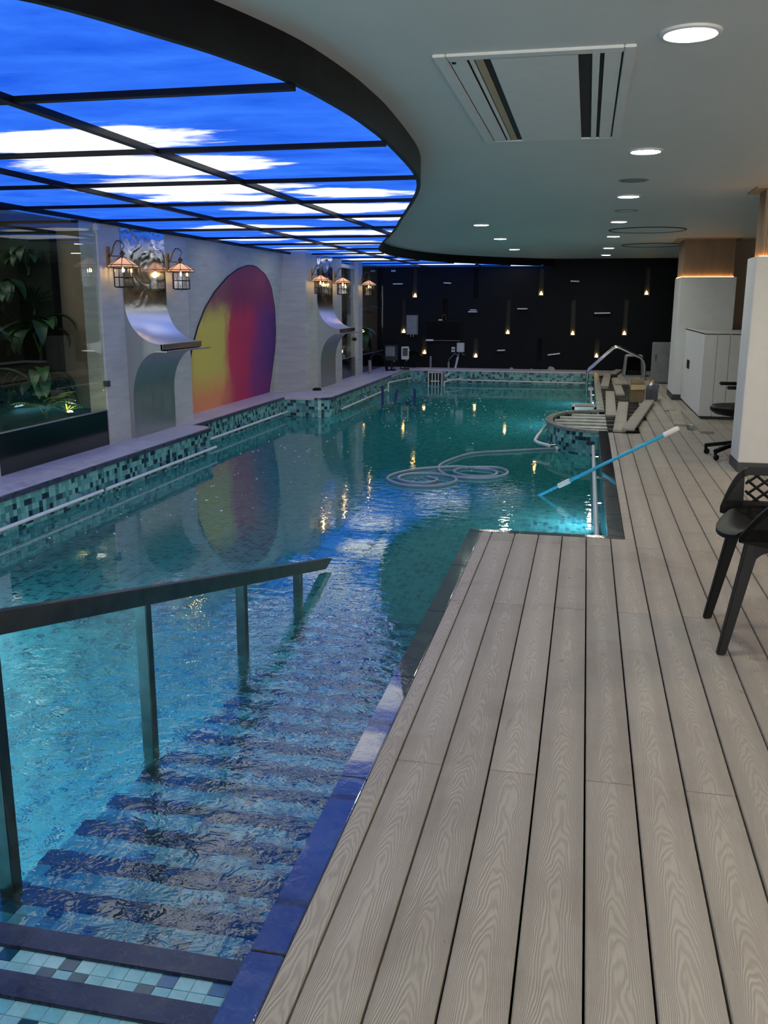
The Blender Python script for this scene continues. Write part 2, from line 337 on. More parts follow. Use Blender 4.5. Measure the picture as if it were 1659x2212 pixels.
# ------------------------------------------------------------------ geometry helpers
class MB:
    def __init__(s): s.v = []; s.f = []; s.uv = {}; s.mi = []
    def add(s, vs_, fs, uvs=None, mi=0):
        o = len(s.v); s.v += [tuple(p) for p in vs_]
        for k, f in enumerate(fs):
            if uvs: s.uv[len(s.f)] = uvs[k]
            s.f.append(tuple(i+o for i in f)); s.mi.append(mi)
        return s
    def box(s, x0, x1, y0, y1, z0, z1, mi=0):
        return s.add([(x0, y0, z0), (x1, y0, z0), (x1, y1, z0), (x0, y1, z0), (x0, y0, z1), (x1, y0, z1), (x1, y1, z1), (x0, y1, z1)],
                     [(0, 3, 2, 1), (4, 5, 6, 7), (0, 1, 5, 4), (1, 2, 6, 5), (2, 3, 7, 6), (3, 0, 4, 7)], mi=mi)
    def obox(s, c, ax, ay, az, hx, hy, hz, mi=0):
        c = Vector(c); ax, ay, az = Vector(ax), Vector(ay), Vector(az)
        P = [c+ax*hx*i+ay*hy*j+az*hz*k for k in (-1, 1) for (i, j) in ((-1, -1), (1, -1), (1, 1), (-1, 1))]
        return s.add(P, [(0, 3, 2, 1), (4, 5, 6, 7), (0, 1, 5, 4), (1, 2, 6, 5), (2, 3, 7, 6), (3, 0, 4, 7)], mi=mi)
    def bar(s, a, b, w, h, up=(0, 0, 1)):
        a, b = Vector(a), Vector(b); d = (b-a).normalized(); up = Vector(up)
        x = d.cross(up)
        if x.length < 1e-4: x = d.cross(Vector((1, 0, 0)))
        x.normalize(); z = x.cross(d)
        return s.obox((a+b)/2, x, d, z, w/2, (b-a).length/2, h/2)
    def quad(s, a, b, c, d, uvs=None): return s.add([a, b, c, d], [(0, 1, 2, 3)], [uvs] if uvs else None)
    def prism(s, poly, z0, z1, caps=True):
        n = len(poly)
        s.add([(x, y, z0) for x, y in poly]+[(x, y, z1) for x, y in poly],
              [(i, (i+1) % n, n+(i+1) % n, n+i) for i in range(n)]+([tuple(range(n-1, -1, -1)), tuple(range(n, 2*n))] if caps else []))
        return s
    def tube(s, path, r, n=8, closed=False, caps=True):
        P = [Vector(p) for p in path]; m = len(P)
        rr = r if isinstance(r, (list, tuple)) else [r]*m
        ref = None; rings = []
        for i, p in enumerate(P):
            a = P[i-1] if (i > 0 or closed) else p; b = P[(i+1) % m] if (i < m-1 or closed) else p
            d = (b-a).normalized()
            if ref is None:
                ref = d.cross(Vector((0, 0, 1)))
                if ref.length < 1e-3: ref = d.cross(Vector((1, 0, 0)))
            ref = (ref-d*ref.dot(d)).normalized(); o = d.cross(ref)
            rings.append([p+(ref*math.cos(2*PI*k/n)+o*math.sin(2*PI*k/n))*rr[i] for k in range(n)])
        vs_ = [q for R in rings for q in R]; fs = []
        for i in range(m if closed else m-1):
            j = (i+1) % m
            for k in range(n):
                l = (k+1) % n; fs.append((i*n+k, i*n+l, j*n+l, j*n+k))
        if caps and not closed: fs += [tuple(range(n-1, -1, -1)), tuple((m-1)*n+k for k in range(n))]
        return s.add(vs_, fs)
    def lathe(s, prof, n=24, c=(0, 0, 0), a0=0.0):
        vs_ = [(c[0]+r*math.cos(a0+2*PI*k/n), c[1]+r*math.sin(a0+2*PI*k/n), c[2]+z) for r, z in prof for k in range(n)]
        fs = [(i*n+k, i*n+(k+1) % n, (i+1)*n+(k+1) % n, (i+1)*n+k) for i in range(len(prof)-1) for k in range(n)]
        return s.add(vs_, fs)
    def disc(s, r, n=32, c=(0, 0, 0), up=True):
        vs_ = [(c[0]+r*math.cos(2*PI*k/n), c[1]+r*math.sin(2*PI*k/n), c[2]) for k in range(n)]
        return s.add(vs_, [tuple(range(n)) if up else tuple(range(n-1, -1, -1))])
    def mesh(s, name, mats, smooth=False, bevel=0.0, fix=False):
        me = bpy.data.meshes.new(name); me.from_pydata(s.v, [], s.f)
        mats = mats if isinstance(mats, (list, tuple)) else [mats]
        for m in mats: me.materials.append(m)
        if any(s.mi): me.polygons.foreach_set('material_index', s.mi)
        if s.uv:
            ul = me.uv_layers.new(name='UVMap')
            for pi, p in enumerate(me.polygons):
                if pi in s.uv:
                    for li, u in zip(p.loop_indices, s.uv[pi]): ul.data[li].uv = u
        if bevel or fix:
            bm = bmesh.new(); bm.from_mesh(me)
            if fix: bmesh.ops.remove_doubles(bm, verts=bm.verts, dist=1e-5); bmesh.ops.recalc_face_normals(bm, faces=bm.faces)
            if bevel: bmesh.ops.bevel(bm, geom=bm.edges[:], offset=bevel, segments=2, affect='EDGES', clamp_overlap=True)
            bm.to_mesh(me); bm.free()
        if smooth:
            for p in me.polygons: p.use_smooth = True
            me.set_sharp_from_angle(angle=math.radians(40))
        me.update(); return me
    def build(s, name, mats, parent=None, smooth=False, bevel=0.0, fix=False, loc=None):
        o = bpy.data.objects.new(name, s.mesh(name, mats, smooth, bevel, fix)); COL.objects.link(o)
        if parent: o.parent = parent
        if loc: o.location = loc
        return o
def tag(o, label=None, cat=None, group=None, kind=None):
    if label: o['label'] = label
    if cat: o['category'] = cat
    if group: o['group'] = group
    if kind: o['kind'] = kind
    return o
def thing(name, label, cat, loc=(0, 0, 0), rotz=0.0, group=None):
    o = bpy.data.objects.new(name, None); COL.objects.link(o); o.location = loc; o.rotation_euler = (0, 0, rotz)
    o.empty_display_size = .05
    return tag(o, label, cat, group)
def struct(name, mb, mats, **k):
    o = mb.build(name, mats, **k); o['kind'] = 'structure'; return o
def inst(name, mesh, parent=None, loc=(0, 0, 0), rot=(0, 0, 0)):
    o = bpy.data.objects.new(name, mesh); COL.objects.link(o); o.location = loc; o.rotation_euler = rot
    if parent: o.parent = parent
    return o
def arc(cx, cy, r, a0, a1, n):
    return [(cx+r*math.cos(math.radians(a0+(a1-a0)*i/n)), cy+r*math.sin(math.radians(a0+(a1-a0)*i/n))) for i in range(n+1)]
ORD = ['first', 'second', 'third', 'fourth', 'fifth', 'sixth', 'seventh', 'eighth', 'ninth', 'tenth', 'eleventh', 'twelfth']

ZW = -.30            # water level
ZF = -1.17           # pool floor
ZS = 2.25            # luminous sky ceiling
ZC = 2.40            # white ceiling
YFAR = 21.0

# ================================================================== SETTING
# ------------------------------------------------------------------ pool basin
def outline(o=0.0):
    """water boundary, clockwise from the near left corner; o = how far the tiled face sits back under the coping edge"""
    xl1, xl2, xl3, xr = -4.28-o, -4.58-o, -3.84-o, .20+o
    P = [(xl1, .9), (xl1, 10.0)]
    P += arc(xl1-.25, 10.0, .25, 0, 90, 8)[1:]
    P += [(xl2, 10.25), (xl2, 13.68+o), (-4.09-o, 13.68+o)]
    P += arc(-4.09-o, 13.93+o, .25, 270, 360, 8)[1:]
    P += [(xl3-.02, 20.35+o), (xr, 20.35+o), (xr, 13.1-o)]
    n = 26
    P += [(.2+o-(.66)*math.sin(PI*i/n), 12.0+(1.1-o)*math.cos(PI*i/n)) for i in range(1, n)]
    P += [(xr, 10.9+o), (xr, 5.83-o), (-.685-(-o), 5.83-o), (-.685+o, .9)]
    return P
FACE = outline(.02)
ZT = -.035
# walls, split into named pieces
cum = [0.0]
NF = len(FACE)
for i in range(NF):
    a, b = FACE[i], FACE[(i+1) % NF]; cum.append(cum[-1]+math.hypot(b[0]-a[0], b[1]-a[1]))
def seg_piece(i):
    a, b = FACE[i], FACE[(i+1) % NF]; mx, my = (a[0]+b[0])/2, (a[1]+b[1])/2
    if i == NF-1: return 'near'
    if my > 20.3: return 'far'
    if mx < -3.7: return 'left' if my < 10.26 else 'mid'
    if 10.85 < my < 13.15: return 'platform'
    return 'right'
pieces = {}
for i in range(NF): pieces.setdefault(seg_piece(i), []).append(i)
WNAME = {'near': 'wall_pool_near', 'far': 'wall_pool_far', 'left': 'wall_pool_left', 'mid': 'wall_pool_left_far', 'platform': 'wall_pool_platform', 'right': 'wall_pool_right'}
pool_walls = {}
for pc, idx in pieces.items():
    mb = MB()
    for i in idx:
        a, b = FACE[i], FACE[(i+1) % NF]; s0, s1 = cum[i], cum[i+1]
        zb = ZT-.3
        mb.quad((a[0], a[1], ZF), (b[0], b[1], ZF), (b[0], b[1], zb), (a[0], a[1], zb),
                [(s0, ZF-ZT), (s1, ZF-ZT), (s1, zb-ZT), (s0, zb-ZT)])
        mb.add([(a[0], a[1], zb), (b[0], b[1], zb), (b[0], b[1], ZT), (a[0], a[1], ZT)], [(0, 1, 2, 3)], mi=1)
    pool_walls[pc] = struct(WNAME[pc], mb, [M['mosaic'], M['grout']])
mb = MB()
bmf = [(x, y, ZF) for x, y in FACE]
mb.add(bmf, [tuple(range(NF-1, -1, -1))], [[(bmf[k][0], bmf[k][1]) for k in range(NF-1, -1, -1)]])
struct('floor_pool', mb, M['floormosaic'])

# raised mosaic band around the waterline: every tile its own piece
TS = .05
def tile_spots(pc):
    out = []
    for i in pieces[pc]:
        a, b = Vector(FACE[i]), Vector(FACE[(i+1) % NF]); L = (b-a).length
        if L < 1e-6: continue
        t = (b-a)/L; nrm = Vector((t.y, -t.x))       # towards the water
        k0 = math.ceil(cum[i]/TS-.5); k = k0
        while (k+.5)*TS < cum[i+1]:
            p = a+t*((k+.5)*TS-cum[i])
            for j in range(6): out.append((p, t, nrm, j, k))
            k += 1
    return out
tile_meshes = [MB().box(-.0232, .0232, -.003, .003, -.0232, .0232).mesh('tile', m) for m in M['tiles']]
C0 = Vector((0, 0))
for pc, wobj in pool_walls.items():
    spots = tile_spots(pc)
    rnd = random.Random(len(pc)*13+5)
    if pc == 'near': continue
    def vis(sp):
        p, t, nrm, j, k = sp
        if (C0-p).dot(nrm) <= 0.02: return 1e6+p.length
        return p.length
    if pc in ('left', 'platform'):
        spots.sort(key=lambda q: vis(q) if (pc != 'left' or q[0].y > 5.6) else 1e5)
        single, rest = spots[:300], spots[300:]
    else: single, rest = [], spots
    for (p, t, nrm, j, k) in single:
        inst('tile', tile_meshes[tile_index(rnd)], wobj, (p.x+nrm.x*.0022, p.y+nrm.y*.0022, ZT-(j+.5)*TS), (0, 0, math.atan2(t.y, t.x)))
    mb = MB()
    for (p, t, nrm, j, k) in rest:
        mb.obox((p.x+nrm.x*.0022, p.y+nrm.y*.0022, ZT-(j+.5)*TS), (t.x, t.y, 0), (nrm.x, nrm.y, 0), (0, 0, 1), .0232, .003, .0232, mi=tile_index(rnd))
    o = mb.build('tile_band', M['tiles'], wobj); o['kind'] = 'stuff'

# ------------------------------------------------------------------ copings and ledges
def trim(name):
    o = bpy.data.objects.new(name, None); COL.objects.link(o); o['kind'] = 'structure'; return o
def slab_run(par, poly_fn, mat, name='slab', z0=ZT, z1=0.0):
    for poly in poly_fn: MB().prism(poly, z0, z1).build(name, mat, par, bevel=.003, fix=True)
def rect(x0, x1, y0, y1): return [(x0, y0), (x1, y0), (x1, y1), (x0, y1)]
def run_y(x0, x1, ya, yb, n, gap=.003):
    d = (yb-ya)/n; return [rect(x0, x1, ya+i*d+gap/2, ya+(i+1)*d-gap/2) for i in range(n)]
def run_x(xa, xb, y0, y1, n, gap=.003):
    d = (xb-xa)/n; return [rect(xa+i*d+gap/2, xa+(i+1)*d-gap/2, y0, y1) for i in range(n)]
t1 = trim('trim_1')
slab_run(t1, run_y(-4.82, -4.28, .9, 9.0, 5), M['ledge'])
slab_run(t1, [[(-4.82, 9.003), (-4.28, 9.003), (-4.28, 10.0)]+arc(-4.53, 10.0, .25, 0, 90, 8)[1:]+[(-4.82, 10.25)]], M['ledge'])
slab_run(t1, run_y(-5.12, -4.58, 10.253, 13.68, 3), M['ledge'])
slab_run(t1, [[(-5.12, 13.683), (-4.09, 13.683)]+arc(-4.09, 13.93, .25, 270, 360, 8)[1:]+[(-3.84, 14.6), (-5.12, 14.6)]], M['ledge'])
slab_run(t1, run_y(-4.86, -3.85, 14.603, 20.35, 5), M['ledge'])
slab_run(t1, run_x(-4.86, .30, 20.353, 21.0, 8), M['ledge'])
def nose_strip(path):
    mb = MB()
    for a, b in zip(path, path[1:]):
        d = (Vector(b)-Vector(a)).normalized(); n_ = Vector((d.y, -d.x))*.004
        mb.add([(a[0]+n_.x, a[1]+n_.y, ZT), (b[0]+n_.x, b[1]+n_.y, ZT), (b[0]+n_.x, b[1]+n_.y, .0012), (a[0]+n_.x, a[1]+n_.y, .0012)], [(0, 1, 2, 3)])
        mb.add([(a[0]+n_.x, a[1]+n_.y, .0012), (b[0]+n_.x, b[1]+n_.y, .0012), (b[0]-n_.x*7, b[1]-n_.y*7, .0012), (a[0]-n_.x*7, a[1]-n_.y*7, .0012)], [(0, 1, 2, 3)])
    mb.build('edge_strip', M['slate'], t1)
_E = outline(0.0)
nose_strip(_E[:10]); nose_strip(_E[10:12]); nose_strip(_E[12:22])
t2 = trim('trim_2')
slab_run(t2, run_y(-.685, -.60, .9, 5.76, 6), M['coping'])
slab_run(t2, run_x(-.685, .302, 5.763, 5.83, 3), M['coping'])
slab_run(t2, run_y(.20, .302, 5.833, 10.9, 8), M['coping'])
slab_run(t2, run_y(.20, .302, 13.1, 20.35, 11), M['copinglight'])
def ell(rx, ry, a): return (.2-rx*math.sin(a), 12.0+ry*math.cos(a))
for k in range(6):
    a0, a1 = PI*k/6+.004, PI*(k+1)/6-.004
    n = 6
    slab_run(t2, [[ell(.66, 1.1, a0+(a1-a0)*i/n) for i in range(n+1)]+[ell(.57, 1.0, a1+(a0-a1)*i/n) for i in range(n+1)]], M['copinglight'])

# ------------------------------------------------------------------ deck
mb = MB()
mb.box(-.60, .30, .2, 5.76, -.5, -.06); mb.box(.30, 4.3, -4, 21.0, -.5, -.06); mb.box(-4.9, .3, -4, .2, -.5, -.06)
mb.box(-4.9, -.6, .2, .9, -.5, -.06)
deck = struct('floor', mb, M['void'])
BW, PIT, G0 = .1435, .1497, -.533
_bm = {}
def board_mesh(wd, ln, th=.026):
    key = (round(wd, 3), round(ln, 3))
    if key not in _bm: _bm[key] = MB().box(-wd/2, wd/2, -ln/2, ln/2, -th, 0).mesh('board', M['deck'], bevel=.0025, fix=True)
    return _bm[key]
def board(x0, x1, y0, y1):
    if y1-y0 < .05: return
    inst('board', board_mesh(x1-x0, y1-y0), deck, ((x0+x1)/2, (y0+y1)/2, 0))
HOLES = []
def column(x0, x1, ya, yb, odd, holes=()):
    base = 1.42 if odd else -.24
    cuts = [ya]; y = base
    while y < yb:
        if y > ya+.15: cuts.append(y)
        y += 2.9
    cuts.append(yb)
    for a, b in zip(cuts, cuts[1:]):
        a2, b2 = a+.0012, b-.0012
        segs = [(a2, b2)]
        for (h0, h1) in holes:
            ns = []
            for (p, q) in segs:
                if h1 <= p or h0 >= q: ns.append((p, q)); continue
                if p < h0: ns.append((p, h0))
                if q > h1: ns.append((h1, q))
            segs = ns
        for p, q in segs: board(x0, x1, p, q)
column(-.598, G0-.003, -.3, 5.758, True)
for k in range(0, 30):
    x0 = G0+PIT*k+.003; x1 = G0+PIT*(k+1)-.003
    if x0 > 3.3: break
    odd = (k % 2 == 0)
    if x1 < .302: column(x0, x1, -.3, 5.758, not odd)
    elif x0 < .302:
        column(x0, x1, -.3, 5.758, not odd); column(.305, x1, 5.762, 20.98, not odd, [(10.75, 19.6)])
    else:
        hol = [(10.75, 19.6)] if x0 < .56 else ([(12.0, 17.6)] if x0 < .70 else [])
        column(x0, x1, -.3, 20.98, not odd, hol)
# exposed joists where the boards are lifted, and inside the rounded platform
for i in range(30):
    y = 10.85+i*.42
    if y > 19.6: break
    MB().box(.305, .86, y, y+.05, -.058, -.030).build('joist', M['galvdark'], deck)
for i in range(6):
    y = 11.06+i*.33
    hw = .56*math.sqrt(max(.05, 1-((y+.075-12.0)/1.0)**2))-.01
    MB().box(.2-hw, .31, y, y+.15, -.075, -.035).build('joist', M['galv'], deck)
mb = MB(); mb.prism([ell(.6, 1.03, PI*i/20) for i in range(21)], -.27, -.22); mb.build('platform_bed', M['void'], deck)

# ------------------------------------------------------------------ left wall
XW, XR, XP = -4.80, -5.05, -4.52      # near pilaster face, recessed mural wall, far pilaster face
mb = MB()
mb.box(-5.0, XW, 0.0, 6.75, 0, ZC)                     # stone before the glazing
mb.box(-5.0, XW, 8.62, 10.72, 0, ZC)                   # near pilaster
mb.add([(XR-.05, 10.72, 0), (XR-.05, 14.72, 0), (XR+.17, 14.72, ZS+.1), (XR+.17, 10.72, ZS+.1)], [(0, 1, 2, 3)])    # leaning mural wall
mb.box(-5.4, XP, 14.70, 17.0, 0, ZC)                   # far pilaster
mb.box(-4.75, XP, 18.30, 18.66, 0, ZC)                 # slim post
struct('wall_left', mb, M['stone'])
mb = MB(); mb.box(-5.5, XR-.12, 10.6, 14.8, 0, ZC); struct('wall_left_core', mb, M['stone'])
# mural panel on the leaning wall
def leanx(z): return XR-.05+.22*z/(ZS+.1)
ARCH = [(10.985, 0), (11.05, .25), (11.106, .472), (11.23, .85), (11.397, 1.142), (11.603, 1.379), (11.905, 1.592), (12.335, 1.798), (12.747, 1.924), (13.063, 1.975), (13.30, 1.985),
        (13.50, 1.965), (13.846, 1.88), (14.05, 1.78), (14.194, 1.676), (14.417, 1.366), (14.53, 1.031), (14.56, .80), (14.549, .655), (14.475, .281), (14.40, 0)]
mb = MB(); n = len(ARCH)
for d in (.004, .018): mb.v += [(leanx(z)+d, y, z) for y, z in ARCH]
mb.f += [tuple(range(n, 2*n))]+[(i, (i+1) % n, n+(i+1) % n, n+i) for i in range(n)]; mb.mi = [0]*len(mb.f)
tag(mb.build('arch_mural', M['mural'], fix=True), 'arch-shaped wall painting fading from yellow through crimson to violet', 'mural')
mb = MB(); mb.tube([(leanx(z)+.012, y, z) for y, z in ARCH], .009, 6)
mb.build('edge_line', M['darkmetal'], bpy.data.objects['arch_mural'])

# glazing: near window, glass door, corner window
def glazing(name, y0, y1, x, zlow):
    o = bpy.data.objects.new(name, None); COL.objects.link(o); o['kind'] = 'structure'
    MB().box(x-.03, x-.018, y0+.004, y1-.004, zlow, ZS).build('pane', M['glass'], o)
    MB().box(x-.05, x-.012, y0+.004, y1-.004, 0.0, zlow).build('kick_panel', M['blackpanel'], o)
    MB().box(x-.034, x-.010, y0+.004, y1-.004, zlow-.004, zlow+.006).build('rail', M['grey'], o)
    return o
w1 = glazing('window_1', 6.75, 8.62, XW, .36)
MB().box(XW-.02, XW+.022, 8.585, 8.655, .60, .66).build('glass_clip', M['darkgrey'], w1)
MB().box(XW-.02, XW+.03, 8.58, 8.64, 2.14, 2.20).build('glass_clip', M['lightgrey'], w1)
d1 = glazing('door_1', 17.0, 18.30, XP-.06, .38)
MB().box(XP-.10, XP-.055, 17.01, 18.29, 2.10, 2.17).build('header_bar', M['lightgrey'], d1)
MB().box(XP-.09, XP-.04, 18.20, 18.29, .70, .76).build('hinge', M['black'], d1)
w2 = glazing('window_2', 18.66, 20.99, XP-.06, .38)
MB().box(XP-.09, XP-.04, 18.66, 18.73, .72, .78).build('hinge', M['black'], w2)

# planted room behind the glass
mb = MB()
mb.box(-7.2, -4.86, 4.6, 8.95, .20, .33); struct('floor_planter', mb, M['soil'])
mb = MB(); mb.box(-7.3, -7.2, 4.6, 9.2, 0, ZC); mb.box(-7.3, -5.0, 8.95, 9.05, 0, ZC); mb.box(-7.3, -5.0, 4.5, 4.6, 0, ZC); struct('wall_garden', mb, M['wallwarm'])
mb = MB(); mb.box(-6.6, -4.6, 16.9, 21.4, .20, .33); struct('floor_planter_far', mb, M['soil'])
mb = MB(); mb.box(-6.7, -6.6, 16.7, 21.6, 0, ZC); mb.box(-6.7, -4.6, 21.4, 21.5, 0, ZC); mb.box(-6.7, -5.4, 16.6, 16.7, 0, ZC); struct('wall_garden_far', mb, M['wallwarm'])

# ------------------------------------------------------------------ far wall with light slots
SLOTS = [(-3.861, 1.55, 2.22, 1), (-4.12, .75, 1.55, 1), (-3.627, .28, .68, 1), (-3.153, .95, 1.54, 0), (-2.469, 1.55, 2.20, 0), (-2.44, .215, .68, 1), (-1.73, .75, 1.54, 1),
         (-1.02, 1.60, 2.20, 1), (-1.008, .19, .68, 0), (-.293, .74, 1.54, 1), (.818, .75, 1.55, 1), (1.233, 1.61, 2.20, 1), (.248, .255, .68, 1)]
xs = sorted({-4.7, 4.3}|{x+s*.052 for x, a, b, l in SLOTS for s in (-1, 1)})
zs = sorted({0.0, ZC}|{v for x, a, b, l in SLOTS for v in (a, b)})
mb = MB()
def in_slot(x, z): return any(abs(x-sx) < .052 and a < z < b for sx, a, b, l in SLOTS)
for xa, xb in zip(xs, xs[1:]):
    for za, zb in zip(zs, zs[1:]):
        if not in_slot((xa+xb)/2, (za+zb)/2): mb.quad((xa, YFAR, za), (xb, YFAR, za), (xb, YFAR, zb), (xa, YFAR, zb))
mb.box(-4.75, 4.3, YFAR+.09, YFAR+.2, 0, ZC)
wf = struct('wall_far', mb, M['blackwall'])
for sx, a, b, l in SLOTS:
    xa, xb, y0, y1 = sx-.052, sx+.052, YFAR+.0005, YFAR+.088; mb = MB()
    mb.quad((xa, y0, a), (xa, y1, a), (xa, y1, b), (xa, y0, b)); mb.quad((xb, y1, a), (xb, y0, a), (xb, y0, b), (xb, y1, b))
    mb.quad((xa, y0, a), (xb, y0, a), (xb, y1, a), (xa, y1, a)); mb.quad((xa, y1, b), (xb, y1, b), (xb, y0, b), (xa, y0, b))
    mb.quad((xa, y1, a), (xb, y1, a), (xb, y1, b), (xa, y1, b))
    mb.build('slot_lining', M['slot'] if l else M['blackwall'], wf)

# ------------------------------------------------------------------ right side and back of the room
mb = MB(); mb.box(4.3, 4.4, -4, 21.2, 0, ZC); struct('wall_right', mb, M['wallwarm'])
mb = MB(); mb.box(-4.9, -.4, -4.1, -4.0, 0, ZC); mb.box(3.6, 4.4, -4.1, -4.0, 0, ZC); mb.box(-.4, 3.6, -4.1, -4.0, 2.28, ZC); mb.box(-.4, 3.6, -4.1, -4.0, -.05, .18)
struct('wall_back', mb, M['white'])
w3 = bpy.data.objects.new('assumed_window_3', None); COL.objects.link(w3); w3['kind'] = 'structure'  # unseen window assumed here to go with the added area light
for i in range(3): MB().box(-.37+i*1.333, .90+i*1.333, -4.06, -4.05, .20, 2.26).build('pane', thin_glass('assumed_window_glass', (.95, .97, .97)), w3)
for i in range(4): MB().box(-.42+i*1.333, -.36+i*1.333, -4.08, -4.02, .18, 2.28).build('mullion', M['darkgrey'], w3)
mb = MB(); mb.box(-5.0, -4.9, -4.1, 0.0, 0, ZC); struct('wall_left_near', mb, M['white'])
# brown panelled back of the bar niche
mb = MB(); mb.box(2.15, 4.3, 15.7, 15.8, 0, ZC); struct('wall_bar', mb, M['wallwarm'])

# ------------------------------------------------------------------ ceilings
CURVE = [(-4.9, .25), (-3.9, .62), (-3.0, 1.12), (-2.2, 1.75), (-1.75, 2.2), (-1.5, 2.46), (-1.32, 2.84), (-1.21, 3.12), (-1.10, 3.54), (-1.045, 4.03), (-1.03, 4.4), (-1.03, 4.78), (-1.06, 5.45), (-1.10, 6.0), (-1.17, 6.5), (-1.28, 7.03),
         (-1.42, 7.6), (-1.60, 8.3), (-1.86, 9.3), (-2.11, 10.29), (-2.42, 11.4), (-2.74, 12.52), (-3.0, 13.5), (-3.19, 14.32), (-3.30, 15.2), (-3.33, 16.0), (-3.27, 17.0), (-3.08, 18.0), (-2.72, 18.9), (-2.27, 19.55), (-1.7, 20.2), (-1.2, 20.65), (-.75, 21.0)]
def catmull(P, n=4):
    out = []
    for i in range(len(P)-1):
        p0, p1, p2, p3 = P[max(0, i-1)], P[i], P[i+1], P[min(len(P)-1, i+2)]
        for k in range(n):
            t = k/n
            out.append(tuple(.5*(2*p1[j]+(p2[j]-p0[j])*t+(2*p0[j]-5*p1[j]+4*p2[j]-p3[j])*t*t+(3*p1[j]-p0[j]-3*p2[j]+p3[j])*t**3) for j in (0, 1)))
    return out+[P[-1]]
CV = catmull(CURVE)
# white ceiling: everything right of the curve (strip quads so the outline stays exact)
mb = MB()
for a, b in zip(CV, CV[1:]):
    mb.quad((a[0], a[1], ZC), (b[0], b[1], ZC), (4.4, b[1], ZC), (4.4, a[1], ZC))
mb.quad((-5.0, -4.1, ZC), (-5.0, CV[0][1], ZC), (4.4, CV[0][1], ZC), (4.4, -4.1, ZC))
mb.quad((-.75, 21.0, ZC), (-.75, 21.2, ZC), (4.4, 21.2, ZC), (4.4, 21.0, ZC))
struct('ceiling', mb, M['ceil'])
mb = MB()
def offs(P, d):
    out = []
    for i, p in enumerate(P):
        a, b = P[max(0, i-1)], P[min(len(P)-1, i+1)]; t = Vector((b[0]-a[0], b[1]-a[1])).normalized()
        out.append((p[0]+t.y*d, p[1]-t.x*d))
    return out
CO, CI = offs(CV, .008), offs(CV, -.02)
for i in range(len(CV)-1):
    a, b, c, d = CO[i], CO[i+1], CI[i], CI[i+1]
    mb.quad((a[0], a[1], ZS-.006), (b[0], b[1], ZS-.006), (b[0], b[1], ZC+.01), (a[0], a[1], ZC+.01))
    mb.quad((c[0], c[1], ZS-.006), (d[0], d[1], ZS-.006), (b[0], b[1], ZS-.006), (a[0], a[1], ZS-.006))
    mb.quad((c[0], c[1], ZS-.006), (c[0], c[1], ZS+.03), (d[0], d[1], ZS+.03), (d[0], d[1], ZS-.006))
struct('trim_3', mb, M['fascia'])
mb = MB(); mb.box(-7.4, 4.5, -4.2, 21.7, ZC+.08, ZC+.2); struct('ceiling_slab', mb, M['void'])

# luminous sky ceiling
sky = thing('luminous_sky_ceiling', 'backlit blue ceiling printed with white clouds, framed in a dark grid over the pool', 'ceiling light', (0, 0, 0))
GX = [-5.12, -3.575, -2.30, -1.02, .3]
GY = [.2]+[.95+1.2875*i for i in range(17)]
def curve_x(y):
    for a, b in zip(CV, CV[1:]):
        if a[1] <= y <= b[1]: return a[0]+(b[0]-a[0])*(y-a[1])/max(1e-6, b[1]-a[1])
    return -9 if y < CV[0][1] else CV[-1][0]
CYS = sorted({q[1] for q in CV})
for xa, xb in zip(GX, GX[1:]):
    for ya, yb in zip(GY, GY[1:]):
        yb = min(yb, 20.999)
        ys = [ya]+[y for y in CYS if ya < y < yb]+[yb]
        fine = [ys[0]]
        for p, q in zip(ys, ys[1:]):
            n = max(1, int((q-p)/.06)); fine += [p+(q-p)*(k+1)/n for k in range(n)]
        mb = MB(); rows = [(y, min(xb, curve_x(y))) for y in fine]
        for (y0, r0), (y1, r1) in zip(rows, rows[1:]):
            if r0 <= xa+1e-4 and r1 <= xa+1e-4: continue
            r0, r1 = max(r0, xa), max(r1, xa)
            mb.add([(xa, y0, ZS), (xa, y1, ZS), (r1, y1, ZS), (r0, y0, ZS)], [(0, 1, 2, 3)])
            mb.add([(xa, y0, ZS+.012), (r0, y0, ZS+.012), (r1, y1, ZS+.012), (xa, y1, ZS+.012)], [(0, 1, 2, 3)])
        if mb.f: mb.build('panel', M['sky'], sky)
for y in GY[1:]:
    if y > 20.9: continue
    x0, x1 = -5.1, curve_x(y)
    if x1 < -4.8: continue
    MB().box(x0, x1-.012, y-.020, y+.020, ZS-.024, ZS+.002).build('cross_bar', M['fascia'], sky)
for x in GX[1:3]:
    runs = []
    inside = [y for y in [i*.05 for i in range(8, 421)] if x < curve_x(y)-.02]
    st = pv = None
    for y in inside:
        if st is None: st = y
        elif y-pv > .08: runs.append((st, pv)); st = y
        pv = y
    if st is not None: runs.append((st, pv))
    for a, b in runs: MB().box(x-.022, x+.022, a, b, ZS-.028, ZS+.002).build('long_bar', M['fascia'], sky)
MB().box(-4.80, -4.76, .4, 21.0, ZS-.035, ZS+.01).build('edge_bar', M['fascia'], sky)

